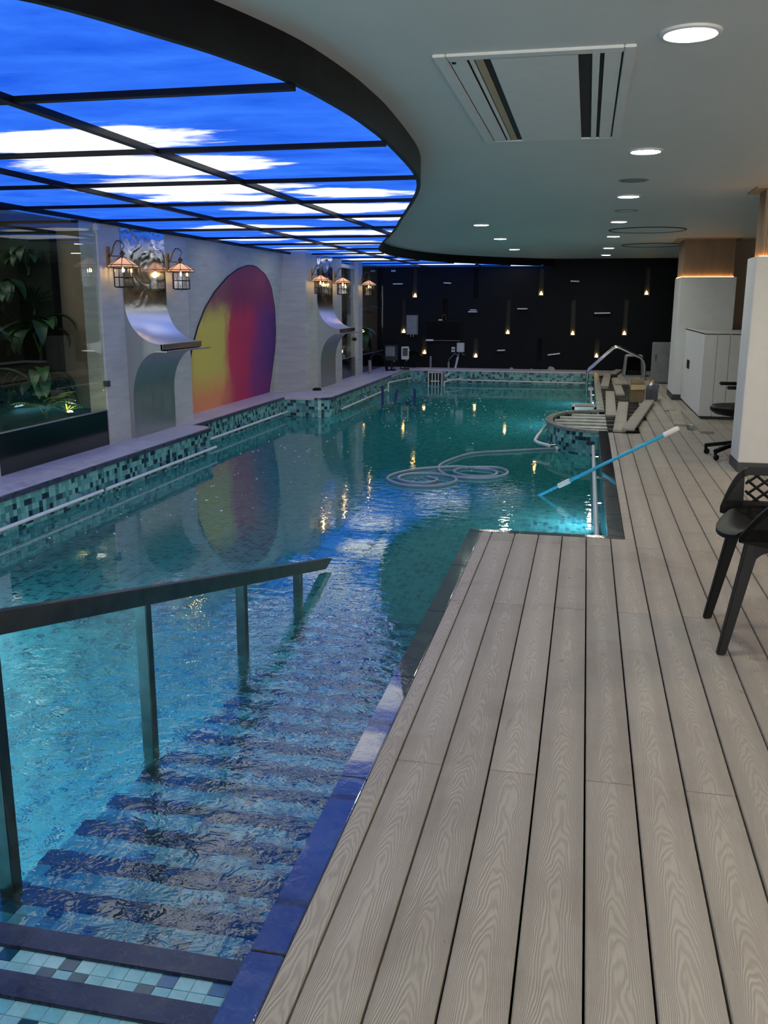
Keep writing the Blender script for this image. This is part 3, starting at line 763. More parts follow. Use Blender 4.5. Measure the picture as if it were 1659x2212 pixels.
# ------------------------------------------------------------------ water
mb = MB(); P = outline(.012)
mb.add([(x, y, ZW) for x, y in P], [tuple(range(len(P)-1, -1, -1))])
wo = mb.build('pool_water', M['water'])
bm = bmesh.new(); bm.from_mesh(wo.data); bmesh.ops.triangulate(bm, faces=bm.faces[:]); bm.to_mesh(wo.data); bm.free()
tag(wo, 'clear rippling teal water filling the swimming pool', 'water', kind='stuff')
POOL_RINGS = []
for loc, dr, k in [((-4.25, 2.2, -.52), (1, .12, 0), 2.1), ((-4.25, 4.2, -.66), (1, .1, -.05), 1.3), ((-3.0, .98, -.62), (.1, 1, -.05), 1.3), ((.17, 8.2, -.85), (-1, .3, -.1), .6), ((.17, 14.5, -.8), (-1, 0, -.05), 1.3), ((.17, 17.6, -.8), (-1, -.2, -.05), .5)]:
    area_light('unseen_pool_light', loc, dr, .25, .25, UNSEEN_POOL_WATT*k, (.45, .80, 1.0))  # unseen lamps under water; right-wall ones added to brighten the far pool
    _q = Vector(dr).normalized(); _s = Vector((0, 0, 1)).cross(_q).normalized(); _t = _q.cross(_s)
    _c = Vector(loc)-_q*.012
    mb = MB(); mb.tube([_c+(_s*math.cos(2*PI*i/24)+_t*math.sin(2*PI*i/24))*.185 for i in range(24)], .014, 6, closed=True)
    POOL_RINGS.append((mb, loc))

# ================================================================== THINGS
for (mb, loc), wh in zip(POOL_RINGS, ('nearest on the left wall', 'farther on the left wall', 'on the near wall', 'on the right wall before the platform', 'on the right wall behind the platform', 'on the right wall near the ladder')):
    tag(mb.build('added_lamp_ring', M['whiteplastic'], smooth=True), 'added white rim of an unseen underwater light, '+wh, 'pool lamp', 'unseen underwater lights with added rims')  # rims added so the unseen underwater lights have a fixture
for x, y, ln, wh in ((-5.9, 7.4, 2.2, 'behind the near window'), (-5.6, 19.2, 2.5, 'behind the corner window')):
    tag(MB().box(x-.6, x+.6, y-ln/2, y+ln/2, 2.31, 2.36).build('planter_fill_box', M['lightgrey'], bevel=.006, fix=True), 'added flat grey housing of a fill light over the planting '+wh, 'lamp')  # added housings above the planting's fill lights
# ------------------------------------------------------------------ pool stairs
ST_Y0, ST_T, ST_Z0, ST_R, ST_W = 1.760, .2224, -.2144, .0531, .0839
SXL, SXR = -1.668, -.668
stairs = thing('pool_stairs', 'shallow flight of mosaic steps with dark slate nosings descending into the pool', 'stairs')
mb = MB()
for k in range(-3, 18):
    ya, yb = ST_Y0+(k-1)*ST_T, ST_Y0+k*ST_T; z = ST_Z0-k*ST_R-.012
    if k == -3: ya = .93
    mb.quad((SXL, ya, z), (SXR, ya, z), (SXR, yb, z), (SXL, yb, z), [(SXL, ya), (SXR, ya), (SXR, yb), (SXL, yb)])
    mb.quad((SXR, yb, z-ST_R), (SXL, yb, z-ST_R), (SXL, yb, z), (SXR, yb, z), [(SXR, z-ST_R), (SXL, z-ST_R), (SXL, z), (SXR, z)])
    mb.quad((SXL, yb, ZF), (SXL, ya, ZF), (SXL, ya, z), (SXL, yb, z), [(yb, ZF), (ya, ZF), (ya, z), (yb, z)])
mb.build('step_body', M['stepmosaic'], stairs)
nose = MB().box(-.5, .5, -ST_W/2, ST_W/2, -.016, 0).mesh('nosing', M['slate'], bevel=.003, fix=True)
for k in range(-3, 18): inst('nosing', nose, stairs, ((SXL+SXR)/2, ST_Y0+k*ST_T-ST_W/2, ST_Z0-k*ST_R))
rnd = random.Random(3)
TP = .0470
stile = [MB().box(-.0222, .0222, -.0222, .0222, -.004, .0).mesh('tile', m) for m in M['steptiles']]
NCX = int((SXR-SXL)/TP)
spots = []
for k in range(-1, 18):
    for j in range(3):
        y = ST_Y0+(k-1)*ST_T+(j+.5)*TP-.002
        for i in range(NCX): spots.append((SXL+(i+.5)*TP+.006, y, ST_Z0-k*ST_R-.008))
SW = [.36, .30, .12, .13, .09]
def step_index(r_): return r_.choices(range(5), SW)[0]
for p in spots[:300]: inst('tile', stile[step_index(rnd)], stairs, p)
mb = MB()
for (x, y, z) in spots[300:]: mb.box(x-.0222, x+.0222, y-.0222, y+.0222, z-.004, z, mi=step_index(rnd))
mb.build('tile_rows', M['steptiles'], stairs)['kind'] = 'stuff'
# grout bed under the tiles
mb = MB()
for k in range(-1, 18):
    z = ST_Z0-k*ST_R-.0105; mb.quad((SXL+.002, ST_Y0+(k-1)*ST_T, z), (SXR, ST_Y0+(k-1)*ST_T, z), (SXR, ST_Y0+k*ST_T-ST_W, z), (SXL+.002, ST_Y0+k*ST_T-ST_W, z))
mb.build('grout_bed', M['grout'], stairs)

# ------------------------------------------------------------------ handrail on the stairs
RX = -1.64
def rail_z(y): return .335-.231*(y-3.1)
hr = thing('stair_handrail', 'square steel handrail on posts sloping down into the water beside the steps', 'handrail', (RX, 3.0, -.5))
mb = MB(); a, b = Vector((0, 1.3-3.0, rail_z(1.3)+.5)), Vector((0, 5.70-3.0, rail_z(5.70)+.5))
d = (b-a).normalized(); upv = Vector((1, 0, 0)).cross(d)
hw, hh = .026, .034
c0 = [a+Vector((sx*hw, 0, 0))+upv*sz*hh for sx, sz in ((-1, -1), (1, -1), (1, 1), (-1, 1))]
# mitred tip: the underside stops short of the top edge
c1 = [b+Vector((sx*hw, 0, 0))+upv*sz*hh+d*(.07*sz) for sx, sz in ((-1, -1), (1, -1), (1, 1), (-1, 1))]
mb.add(c0+c1, [(0, 3, 2, 1), (4, 5, 6, 7), (0, 1, 5, 4), (1, 2, 6, 5), (2, 3, 7, 6), (3, 0, 4, 7)])
mb.build('top_rail', M['railsteel'], hr, bevel=.004, fix=True)
for y in (2.17, 3.11, 4.15, 5.08):
    k = round((y-ST_Y0)/ST_T+.5); zb = ST_Z0-k*ST_R
    MB().box(-.024, .024, y-3.0-.024, y-3.0+.024, zb+.5, rail_z(y)+.5-.02).build('post', M['railsteel'], hr, bevel=.003, fix=True)
    MB().box(-.04, .04, y-3.0-.04, y-3.0+.04, zb+.5, zb+.506).build('base_plate', M['railsteel'], hr)

# ------------------------------------------------------------------ pool-side grab rails
def grab(path, label, brackets, nrm, r=.016, mat='rail'):
    p0 = path[0]; t = thing('grab_rail', label, 'grab rail', p0, 0, 'grab rails around the pool')
    loc = [tuple(Vector(p)-Vector(p0)) for p in path]
    MB().tube(loc, r, 10).build('tube', M[mat], t, smooth=True)
    for b in brackets:
        q = Vector(b)-Vector(p0); MB().tube([q, q+Vector(nrm)], .009, 8).build('bracket', M['steel'], t, smooth=True)
    return t
zr = -.212
grab([(-4.20, 4.6, zr), (-4.20, 7.345, zr)], 'white grab rail along the left tiled ledge, nearest the camera', [(-4.20, y, zr) for y in (4.8, 6.0, 7.1)], (-.1, 0, .03))
grab([(-4.20, 7.43, zr), (-4.20, 9.98, zr)], 'white grab rail below the first steel waterfall spout', [(-4.20, y, zr) for y in (7.62, 8.7, 9.8)], (-.1, 0, .03))
grab([(-4.51, 10.3, zr), (-4.51, 13.6, zr)], 'white grab rail below the arched mural', [(-4.51, y, zr) for y in (10.6, 11.9, 13.3)], (-.09, 0, .03))
grab([(-3.77, 14.15, zr), (-3.78, 17.6, zr)], 'white grab rail along the far left ledge below the second spout', [(-3.775, y, zr) for y in (14.4, 16.0, 17.4)], (-.09, 0, .03))
grab([(-3.78, 17.75, zr-.06), (-3.78, 17.75, zr+.10), (-3.78, 17.85, zr+.12), (-3.78, 20.2, zr+.02)], 'bent white grab rail in the far left pool corner', [(-3.78, 20.0, zr+.03)], (-.09, 0, .02))
grab([(-2.98, 20.27, zr), (.15, 20.27, zr-.02)], 'long white grab rail along the far pool wall', [(-2.7, 20.27, zr), (-1.3, 20.27, zr-.01), (0, 20.27, zr-.02)], (0, .1, .02))
grab([(-2.93, 19.55, zr-.10), (-2.93, 19.55, zr+.0), (-2.85, 19.62, zr+.03), (-2.62, 20.25, zr+.04)], 'short bent grab rail beside the steel pump housing', [(-2.62, 20.25, zr+.04)], (0, .09, 0))
grab([(-.46, 12.2, -.13), (-.53, 11.4, -.16), (-.545, 11.15, -.18), (-.50, 11.05, -.19), (-.36, 10.85, -.19)], 'white bent grab rail around the rounded platform', [(-.47, 12.05, -.14), (-.36, 10.86, -.19)], (.08, .06, 0), .02)
grab([(.145, 5.95, -.17), (.145, 10.78, -.17)], 'grey grab rail along the right pool edge beside the deck', [(.145, y, -.17) for y in (6.4, 7.6, 8.8, 10.0)], (.08, 0, .0), .02)
grab([(.145, 15.7, -.17), (.145, 18.3, -.17)], 'grey grab rail along the right pool edge beyond the platform', [(.145, y, -.17) for y in (15.9, 17.0, 18.1)], (.08, 0, .0), .018)

# ------------------------------------------------------------------ steel waterfall spouts
def waterfall(xw, y0, y1, label):
    t = thing('waterfall_spout', label, 'waterfall', (xw, (y0+y1)/2, 0), 0, 'steel waterfall spouts on the left wall'); h = (y1-y0)/2
    up = [(.008, 2.22), (.008, 2.0), (.008, 1.75), (.008, 1.55)]+[(.008+.41*(1-math.cos(a)), 1.01+.43*(1-math.sin(a))) for a in [PI/2*i/14 for i in range(15)]]
    lo = [(.36-.31*math.sin(a), .44+.49*math.cos(a)) for a in [PI/2*i/14 for i in range(15)]]+[(.05, .2), (.05, 0)]
    def sheet(prof, name, mat, th=.006):
        mb = MB(); n = len(prof)
        for y in (-h, h): mb.v += [(d, y, z) for d, z in prof]
        mb.f = [(i, i+1, n+i+1, n+i) for i in range(n-1)]; mb.mi = [0]*len(mb.f)
        return mb.build(name, mat, t, smooth=True)
    sheet(up, 'chute_sheet', M['wavesteel']); sheet(lo[::-1], 'lower_sheet', M['brushed'])
    side = up[4:]+[(.418, .955), (.36, .93)]+lo[1:]
    for y in (-h, h):
        mb = MB(); poly = [(d, y, z) for d, z in side]+[(.0, y, 0), (.0, y, 1.44)]
        mb.add(poly, [tuple(range(len(poly)))]); o = mb.build('side_panel', M['brushed'], t)
        bm = bmesh.new(); bm.from_mesh(o.data); bmesh.ops.triangulate(bm, faces=bm.faces[:]); bm.to_mesh(o.data); bm.free()
    MB().box(.395, .420, -h, h, .955, 1.012).build('lip', M['steel'], t)
    mb = MB(); mb.prism([(.34, -h), (.47, -h-.01), (.52, h+.02), (.34, h)], .930, .942); mb.build('spill_tray', M['wavesteel'], t, fix=True)
waterfall(XW, 9.08, 10.10, 'polished steel waterfall spout nearest the camera, between the two near lanterns')
waterfall(XP, 15.37, 16.34, 'polished steel waterfall spout farther away, beyond the arched mural')

# ------------------------------------------------------------------ wall lanterns
def lantern(x, y, label):
    t = thing('wall_lantern', label, 'wall lantern', (x, y, 1.58), 0, 'brass wall lanterns on the left wall')
    cx = .165
    mb = MB(); mb.prism([(0, -.03), (.018, -.024), (.018, .024), (0, .03)], .22, .42); mb.build('back_plate', M['brass'], t, fix=True)
    sw = [(.018, 0, .31), (.05, 0, .36), (.075, 0, .43), (.11, 0, .475), (.155, 0, .47), (.185, 0, .435), (.18, 0, .405), (.165, 0, .395)]
    ob = MB().tube(sw, [.009, .008, .007, .007, .006, .006, .006, .006], 8).build('scroll_arm', M['brass'], t, smooth=True)
    MB().tube([(.015, 0, .335), (.06, 0, .325), (cx, 0, .325)], .005, 6).build('stay', M['brass'], t, smooth=True)
    MB().lathe([(0, .385), (.008, .38), (.012, .365), (.03, .352), (.028, .342), (.012, .33), (.014, .318), (.03, .308)], 16, (cx, 0, 0)).build('finial', M['brass'], t, smooth=True)
    N = 8
    roof = MB(); roof.lathe([(.028, .310), (.150, .235), (.150, .215)], N, (cx, 0, 0), PI/8); ro = roof.build('roof', M['shade'], t)
    rb = MB()
    for k in range(N):
        a = PI/8+2*PI*k/N; c, s = math.cos(a), math.sin(a)
        rb.tube([(cx+.028*c, .028*s, .312), (cx+.152*c, .152*s, .236), (cx+.152*c, .152*s, .213)], .0035, 5)
    for z, r in ((.236, .152), (.214, .152)): rb.tube([(cx+r*math.cos(PI/8+2*PI*k/N), r*math.sin(PI/8+2*PI*k/N), z) for k in range(N)], .004, 5, closed=True)
    rb.build('ribs', M['darkmetal'], ro)
    cage = MB(); R = .105; Q = 6
    pt = lambda k, z: (cx+R*math.cos(2*PI*k/Q), R*math.sin(2*PI*k/Q), z)
    for k in range(Q):
        cage.tube([pt(k, .215), pt(k, .02)], .0045, 5)
        m0 = [(pt(k, z)[j]+pt(k+1, z)[j])/2 for z in (.215, .02) for j in range(3)]
        cage.tube([m0[:3], m0[3:]], .003, 4)
    for z in (.205, .115, .022): cage.tube([pt(k, z) for k in range(Q)], .0045, 5, closed=True)
    cg = cage.build('cage', M['darkmetal'], t)
    gl = MB(); gl.lathe([(R-.004, .21), (R-.004, .022)], Q, (cx, 0, 0)); gl.build('glass', M['lampglass'], cg)
    MB().lathe([(.001, .008), (R*.8, .012), (R, .022)], Q, (cx, 0, 0)).build('base_pan', M['darkmetal'], t)
    MB().lathe([(.001, .168), (.009, .171), (.012, .184), (.009, .200), (.005, .212), (.005, .24)], 12, (cx, 0, 0)).build('bulb', M['bulb'], t, smooth=True)
lantern(XW, 8.80, 'brass glass-paned wall lantern left of the near waterfall spout')
lantern(XW, 10.18, 'brass glass-paned wall lantern between the near waterfall spout and the mural')
lantern(XP, 15.02, 'brass glass-paned wall lantern left of the far waterfall spout')
lantern(XP, 16.46, 'brass glass-paned wall lantern right of the far waterfall spout')
lantern(XP, 18.52, 'brass glass-paned wall lantern on the slim post by the corner window')

# ------------------------------------------------------------------ downlights, air conditioner, ceiling fittings
def downlight(x, y, label):
    t = thing('downlight', label, 'ceiling light', (x, y, ZC), 0, 'round recessed downlights in the white ceiling')
    MB().lathe([(.088, -.008), (.094, -.012), (.108, -.008), (.110, 0)], 40).build('trim_ring', M['white'], t, smooth=True)
    MB().disc(.090, 40, (0, 0, -.0085), up=False).build('lens', M['lens'], t)
NTH = ['nearest the camera, beside the air conditioner', 'second from the camera', 'third from the camera', 'fourth from the camera', 'fifth from the camera', 'sixth from the camera', 'farthest, next to the black wall']
for i, y in enumerate((3.72, 6.38, 8.95, 11.63, 14.12, 17.0, 19.4)):
    downlight(.312, y, 'round downlight in the long deck row, '+NTH[i])
for i, y in enumerate((11.79, 14.33, 17.14)):
    downlight(-1.337, y, 'round downlight over the pool edge, %s of the short row' % ('nearest', 'middle', 'farthest')[i])


M['assumedwarmlens'] = emit('assumed_warm_downlight_lens', (1.0, .72, .42), DOWNLIGHT_STRENGTH*1.5)
for i, y in enumerate((1.5, 4.6, 7.2)):  # unseen warm row assumed here, added to warm the pillar fronts
    t = thing('downlight', 'assumed warm round downlight in the seating-side row, %s' % ('nearest', 'middle', 'farthest')[i], 'ceiling light', (2.75, y, ZC), 0, 'assumed warm downlights over the seating side')
    MB().lathe([(.088, -.008), (.094, -.012), (.108, -.008), (.110, 0)], 40).build('trim_ring', M['white'], t, smooth=True)
    MB().disc(.090, 40, (0, 0, -.0085), up=False).build('lens', M['assumedwarmlens'], t)
downlight(.312, 1.1, 'assumed round downlight in the deck row just above the camera')  # unseen lamp assumed to continue the row, added to light the near steps
ac = thing('ceiling_air_conditioner', 'white cassette air conditioner set flush in the ceiling', 'air conditioner', (-.2575, 4.835, ZC))
acx = lambda px: -.3895+(px-70)/970*.779
AY = 1.0
def acbox(x0, x1, y0, y1, z0, z1, name, mat, par=ac): return MB().box(x0, x1, y0, y1, z0, z1).build(name, M[mat], par, bevel=.003, fix=True)
for nm, a in (('frame_side', (acx(70), acx(135), -AY, AY)), ('frame_side', (acx(985), acx(1040), -AY, AY)), ('frame_end', (acx(135)+.001, acx(985)-.001, -AY, -AY+.07)), ('frame_end', (acx(135)+.001, acx(985)-.001, AY-.035, AY))):
    acbox(*a, -.011, 0, nm, 'white')
acbox(acx(345), acx(770), -AY+.06, AY-.03, -.011, -.004, 'centre_panel', 'white')
lv = acbox(acx(140), acx(232), -AY+.07, AY-.03, -.010, -.005, 'louvre', 'white'); acbox(acx(150), acx(172), -AY+.09, -AY+.12, -.0115, -.0095, 'display', 'black', lv)
acbox(acx(238), acx(266), -AY+.07, AY-.03, -.009, -.005, 'slat', 'white')
acbox(acx(266), acx(312), -AY+.07, AY-.03, -.007, -.004, 'inner_flap', 'tan')
acbox(acx(835), acx(876), -AY+.07, AY-.03, -.009, -.005, 'slat', 'white')
acbox(acx(892), acx(978), -AY+.07, AY-.03, -.010, -.005, 'louvre', 'white')
acbox(acx(130), acx(990), -AY+.06, AY-.03, -.0035, -.001, 'dark_duct', 'void')

t = thing('ceiling_speaker', 'grey round ceiling speaker grille between the second and third downlights', 'speaker', (.306, 7.84, ZC))
MB().lathe([(.001, -.006), (.105, -.006), (.115, -.003), (.118, 0)], 36).build('grille', M['grey'], t, smooth=True)
mb = MB(); mb.lathe([(.10, -.0075), (.10, -.0055), (.092, -.0055), (.092, -.0075)], 36); mb.build('grille_ring', M['darkgrey'], t)
t = thing('hatch_ring', 'faint round hatch outline in the ceiling between the third and fourth downlights', 'hatch', (.347, 10.33, ZC))
MB().lathe([(.001, -.003), (.10, -.003), (.108, 0)], 36).build('cover', M['ceil'], t, smooth=True); MB().lathe([(.108, -.004), (.116, -.004), (.116, 0)], 36).build('rim', M['darkgrey'], t)
t = thing('access_panel', 'round dark-rimmed ceiling access panel, nearer of the two beside the deck downlights', 'access panel', (.72, 13.0, ZC))
MB().lathe([(.001, -.006), (.47, -.006), (.475, 0)], 56).build('cover', M['ceil'], t, smooth=True); MB().lathe([(.475, -.010), (.495, -.012), (.50, 0)], 56).build('rim', M['darkgrey'], t)
t = thing('access_panel', 'round dark-rimmed ceiling access panel, farther of the two, by the far pillar', 'access panel', (1.0, 16.3, ZC))
MB().lathe([(.001, -.006), (.47, -.006), (.475, 0)], 56).build('cover', M['ceil'], t, smooth=True); MB().lathe([(.475, -.010), (.495, -.012), (.50, 0)], 56).build('rim', M['darkgrey'], t)

# ------------------------------------------------------------------ pillars with lit capitals
def pillar(x0, x1, y0, y1, sx0, sx1, sy0, sy1, label):
    t = thing('pillar', label, 'pillar', ((x0+x1)/2, (y0+y1)/2, 0)); ox, oy = (x0+x1)/2, (y0+y1)/2
    MB().box(x0-ox, x1-ox, y0-oy, y1-oy, .085, 1.84).build('plinth', M['white'], t, bevel=.006, fix=True)
    MB().box(x0-ox-.006, x1-ox+.006, y0-oy-.006, y1-oy+.006, 0.0, .085).build('skirting', M['darkgrey'], t, bevel=.003, fix=True)
    sh = MB().box(sx0-ox, sx1-ox, sy0-oy, sy1-oy, 1.84, ZC-.001).build('shaft', M['ribbed'], t)
    rb = MB(); n = int((sx1-sx0)/.02)
    for i in range(n): rb.box(sx0-ox+.004+i*.02, sx0-ox+.016+i*.02, sy0-oy-.008, sy0-oy+.002, 1.845, ZC-.002)
    n = int((sy1-sy0)/.02)
    for i in range(n): rb.box(sx0-ox-.008, sx0-ox+.002, sy0-oy+.004+i*.02, sy0-oy+.016+i*.02, 1.845, ZC-.002)
    rb.build('ribs', M['ribbed'], sh)['kind'] = 'stuff'
    e = .022
    for nm, b in (('led_strip', (sx0-ox-e, sx1-ox, sy0-oy-e-.008, sy0-oy-.012)), ('led_strip', (sx0-ox-e, sx0-ox-.012, sy0-oy, sy1-oy))):
        MB().box(*b, 1.838, 1.846).build(nm, M['led'], t)
    MB().box(sx0-ox-.10, sx1-ox+.1, sy0-oy-.10, sy1-oy+.1, ZC-.012, ZC-.002).build('ceiling_plate', M['tan'], t)
pillar(1.365, 2.3, 8.42, 8.86, 1.425, 2.2, 8.52, 8.84, 'white square pillar with tan ribbed top, nearest, behind the black lattice chair')
pillar(1.345, 2.14, 14.72, 15.65, 1.375, 2.10, 14.80, 15.6, 'white square pillar with tan ribbed top, farther, beside the bar counter')

# bar counter
bc = thing('bar_counter', 'white panelled bar counter standing against the farther pillar', 'counter', (2.3, 13.5, 0))
MB().box(1.475-2.3, 1.0, 12.32-13.5, 14.71-13.5, .06, 1.07).build('carcass', M['white'], bc)
MB().box(1.485-2.3, 1.0, 12.33-13.5, 14.71-13.5, 0, .06).build('plinth', M['darkgrey'], bc)
for i in range(12): MB().box(1.475-2.3+i*.152, 1.475-2.3+i*.152+.147, 12.306-13.5, 12.322-13.5, .04, 1.085).build('panel', M['white'], bc, bevel=.003, fix=True)
MB().box(1.468-2.3, 1.476-2.3, 12.306-13.5, 14.71-13.5, .04, 1.085).build('side_panel', M['white'], bc)
for nm, b in (('top_edge', (1.468-2.3, 1.56-2.3, 12.306-13.5, 14.71-13.5)), ('top_edge', (1.56-2.3, 1.0, 12.306-13.5, 12.42-13.5))):
    MB().box(*b, 1.071, 1.092).build(nm, M['white'], bc)
tag(MB().box(-.006, .006, -.12, .12, -.06, .06).build('power_socket', M['black'], loc=(1.460, 13.95, .60)), 'black power socket on the side of the white bar counter', 'socket')

# ------------------------------------------------------------------ black lattice chair
ch = thing('lattice_chair', 'black plastic tub chair with lattice back on the deck', 'chair', (.92, 4.09, 0), math.radians(0))
def seat_pt(u, v):   # u: 0 front .. 1 back (x), v: -1..1 (y)
    x = -.32+.54*u; wdt = (.19+.075*min(1, u*2.2)) if u < .45 else .265-.05*(u-.45)
    y = v*wdt; z = .528-.025*(1-abs(v)**2)*math.sin(PI*min(1, u*.9)) - (.035*(1-u/.18)**2 if u < .18 else 0) + .02*abs(v)**3
    return (x+(.05*v*v if u < .3 else 0)*(1-u/.3), y, z)
mb = MB(); nu, nv = 14, 12
for th in (0, -.018): mb.v += [tuple(Vector(seat_pt(i/nu, -1+2*j/nv))+Vector((0, 0, th))) for i in range(nu+1) for j in range(nv+1)]
W_ = nv+1; K = (nu+1)*W_
for i in range(nu):
    for j in range(nv):
        a = i*W_+j; mb.f.append((a, a+W_, a+W_+1, a+1)); mb.f.append((K+a, K+a+1, K+a+W_+1, K+a+W_))
bd = [j for j in range(W_)]+[i*W_+nv for i in range(1, nu+1)]+[nu*W_+j for j in range(nv-1, -1, -1)]+[i*W_ for i in range(nu-1, 0, -1)]
for i in range(len(bd)): a, b = bd[i], bd[(i+1) % len(bd)]; mb.f.append((a, b, K+b, K+a))
mb.mi = [0]*len(mb.f)
mb.build('seat', M['black'], ch, smooth=True, fix=True)
# wrap-around back: path s from near arm front round the back to the far arm front
def wrap(s, z, off=0.0):
    fl = .06*max(0, z-.47)/.27; ST, R = .24, .255+fl+off          # straight arms, then half an ellipse round the back
    L1 = .24; L2 = PI*.26; tot = 2*L1+L2; q = s*tot
    if q < L1: return Vector((-.27+q, -R-.015*(1-q/L1), z))
    if q > L1+L2: q2 = tot-q; return Vector((-.27+q2, R+.015*(1-q2/L1), z))
    a = -PI/2+PI*(q-L1)/L2
    return Vector((-.03+math.cos(a)*(.27+fl+off), math.sin(a)*R, z))
def top_z(s):
    e = min(s, 1-s); t = min(1, max(0, e/(.16 if s < .5 else .095))); t = t*(2-t)
    return .530+.188*t
NS = 56
def band(name, zf0, zf1, s0=0.0, s1=1.0, th=.011):
    mb = MB(); n = NS; rows = 3
    idx = {}
    for side in (0, 1):
        for i in range(n+1):
            s = s0+(s1-s0)*i/n; a, b = zf0(s), zf1(s)
            for r in range(rows+1):
                idx[side, i, r] = len(mb.v); mb.v.append(tuple(wrap(s, a+(b-a)*r/rows, (-th if side else th))))
    for i in range(n):
        for r in range(rows):
            mb.f.append((idx[0, i, r], idx[0, i+1, r], idx[0, i+1, r+1], idx[0, i, r+1])); mb.f.append((idx[1, i, r], idx[1, i, r+1], idx[1, i+1, r+1], idx[1, i+1, r]))
        for r in (0, rows): mb.f.append((idx[0, i, r], idx[1, i, r], idx[1, i+1, r], idx[0, i+1, r]))
    for i in (0, n):
        for r in range(rows): mb.f.append((idx[0, i, r], idx[0, i, r+1], idx[1, i, r+1], idx[1, i, r]))
    mb.mi = [0]*len(mb.f)
    return mb.build(name, M['black'], ch, smooth=True, fix=True)
band('lower_shell', lambda s: .505-.03*min(1, min(s, 1-s)/.12), lambda s: min(.565, top_z(s)))
band('top_rim', lambda s: max(.505, top_z(s)-.036), top_z)
sA, sB = .14, .925
band('arm_panel', lambda s: .51, top_z, 0.0, sA); band('arm_panel', lambda s: .51, top_z, sB, 1.0)
lat = MB(); z0, z1 = .562, .688; nd = 15
for k in range(-4, nd+4):
    for sg in (1, -1):
        pts = []
        for i in range(9):
            t = i/8; s = sA+(sB-sA)*(k+(t*2.4 if sg > 0 else 2.4-t*2.4))/nd
            if sA-.005 <= s <= sB+.005: pts.append(wrap(s, z0+(z1-z0)*t))
        if len(pts) > 1: lat.tube(pts, .0065, 6)
lat.build('lattice', M['black'], ch, smooth=True)
for sx in (-1, 1):
    for sy in (-1, 1):
        top = Vector((-.20 if sx < 0 else .17, .205*sy, .505)); bot = Vector((-.295 if sx < 0 else .26, (-.345 if sy < 0 else .105)if sx < 0 and False else .235*sy, 0.0))
        mb = MB(); d = (bot-top)
        pr = [(0, .030, .026), (.25, .026, .022), (1.0, .0185, .017)]
        for t, a, b in pr:
            p = top+d*t; mb.v += [(p.x+a, p.y+b, p.z), (p.x-a, p.y+b, p.z), (p.x-a, p.y-b, p.z), (p.x+a, p.y-b, p.z)]
        for r in range(2):
            for q in range(4): mb.f.append((r*4+q, r*4+(q+1) % 4, r*4+4+(q+1) % 4, r*4+4+q))
        mb.f += [(8, 9, 10, 11), (3, 2, 1, 0)]; mb.mi = [0]*len(mb.f)
        mb.build('leg', M['black'], ch, bevel=.006, fix=True)
for sy in (-1, 1):
    mb = MB(); y = .215*sy; n = 12
    prof = [(-.20+.39*i/n, (.415+.06*math.sin(PI*i/n)**.5)) for i in range(n+1)]
    for yy in (y-.018, y+.018): mb.v += [(x, yy, z) for x, z in prof]+[(x, yy, .512) for x, z in prof]
    m = n+1
    for i in range(n):
        a = i; mb.f += [(a, a+1, m+a+1, m+a), (2*m+a+1, 2*m+a, 3*m+a, 3*m+a+1), (a+1, a, 2*m+a, 2*m+a+1)]
    mb.mi = [0]*len(mb.f); mb.build('side_apron', M['black'], ch)

# ------------------------------------------------------------------ office chair behind the pillar
oc = thing('office_chair', 'black swivel office chair on castors half hidden by the near pillar', 'chair', (1.50, 9.24, 0))
mb = MB(); n = 20
def oseat(z, k): return [(.27*k*math.cos(2*PI*i/n)*(1 if math.cos(2*PI*i/n) > 0 else 1.12), .25*k*math.sin(2*PI*i/n), z) for i in range(n)]
rings = [oseat(.405, .55), oseat(.42, .82), oseat(.455, .98), oseat(.485, 1.0), oseat(.505, .93), oseat(.51, .6)]
mb.v = [p for R in rings for p in R]
mb.f = [(r*n+i, r*n+(i+1) % n, (r+1)*n+(i+1) % n, (r+1)*n+i) for r in range(5) for i in range(n)]+[tuple(range(n-1, -1, -1)), tuple(5*n+i for i in range(n))]; mb.mi = [0]*len(mb.f)
mb.build('seat', M['black'], oc, smooth=True)
MB().tube([(0, 0, .10), (0, 0, .41)], .03, 12).build('gas_lift', M['darkgrey'], oc, smooth=True)
MB().box(-.10, .10, -.07, .07, .37, .41).build('mechanism', M['black'], oc, bevel=.01, fix=True)
for k in range(5):
    a = math.radians(222+72*k); c, s = math.cos(a), math.sin(a)
    lg = MB().bar((.03*c, .03*s, .15), (.34*c, .34*s, .085), .045, .035).build('base_leg', M['black'], oc, bevel=.006, fix=True)
    MB().lathe([(.001, -.014), (.024, -.014), (.028, -.006), (.028, .006), (.024, .014), (.001, .014)], 16).build('castor', M['black'], lg, smooth=True)
    cs = [o for o in lg.children][0]; cs.location = (.33*c+.01, .33*s, .028); cs.rotation_euler = (PI/2, 0, a)
    MB().tube([(.33*c, .33*s, .085), (.33*c, .33*s, .05)], .014, 8).build('castor_stem', M['black'], lg)
for sy in (-1, 1):
    MB().box(-.20, .12, .245*sy-.04, .245*sy+.04, .675, .705).build('armrest', M['black'], oc, bevel=.012, fix=True)
    MB().tube([(.05, .245*sy, .68), (.06, .265*sy, .56), (.02, .24*sy, .43)], .022, 8).build('arm_support', M['black'], oc, smooth=True)
mb = MB(); mb.box(.25, .29, -.21, .21, .58, 1.05); mb.build('backrest', M['black'], oc, bevel=.018, fix=True)
MB().bar((.10, 0, .40), (.27, 0, .66), .06, .02).build('back_stem', M['black'], oc)

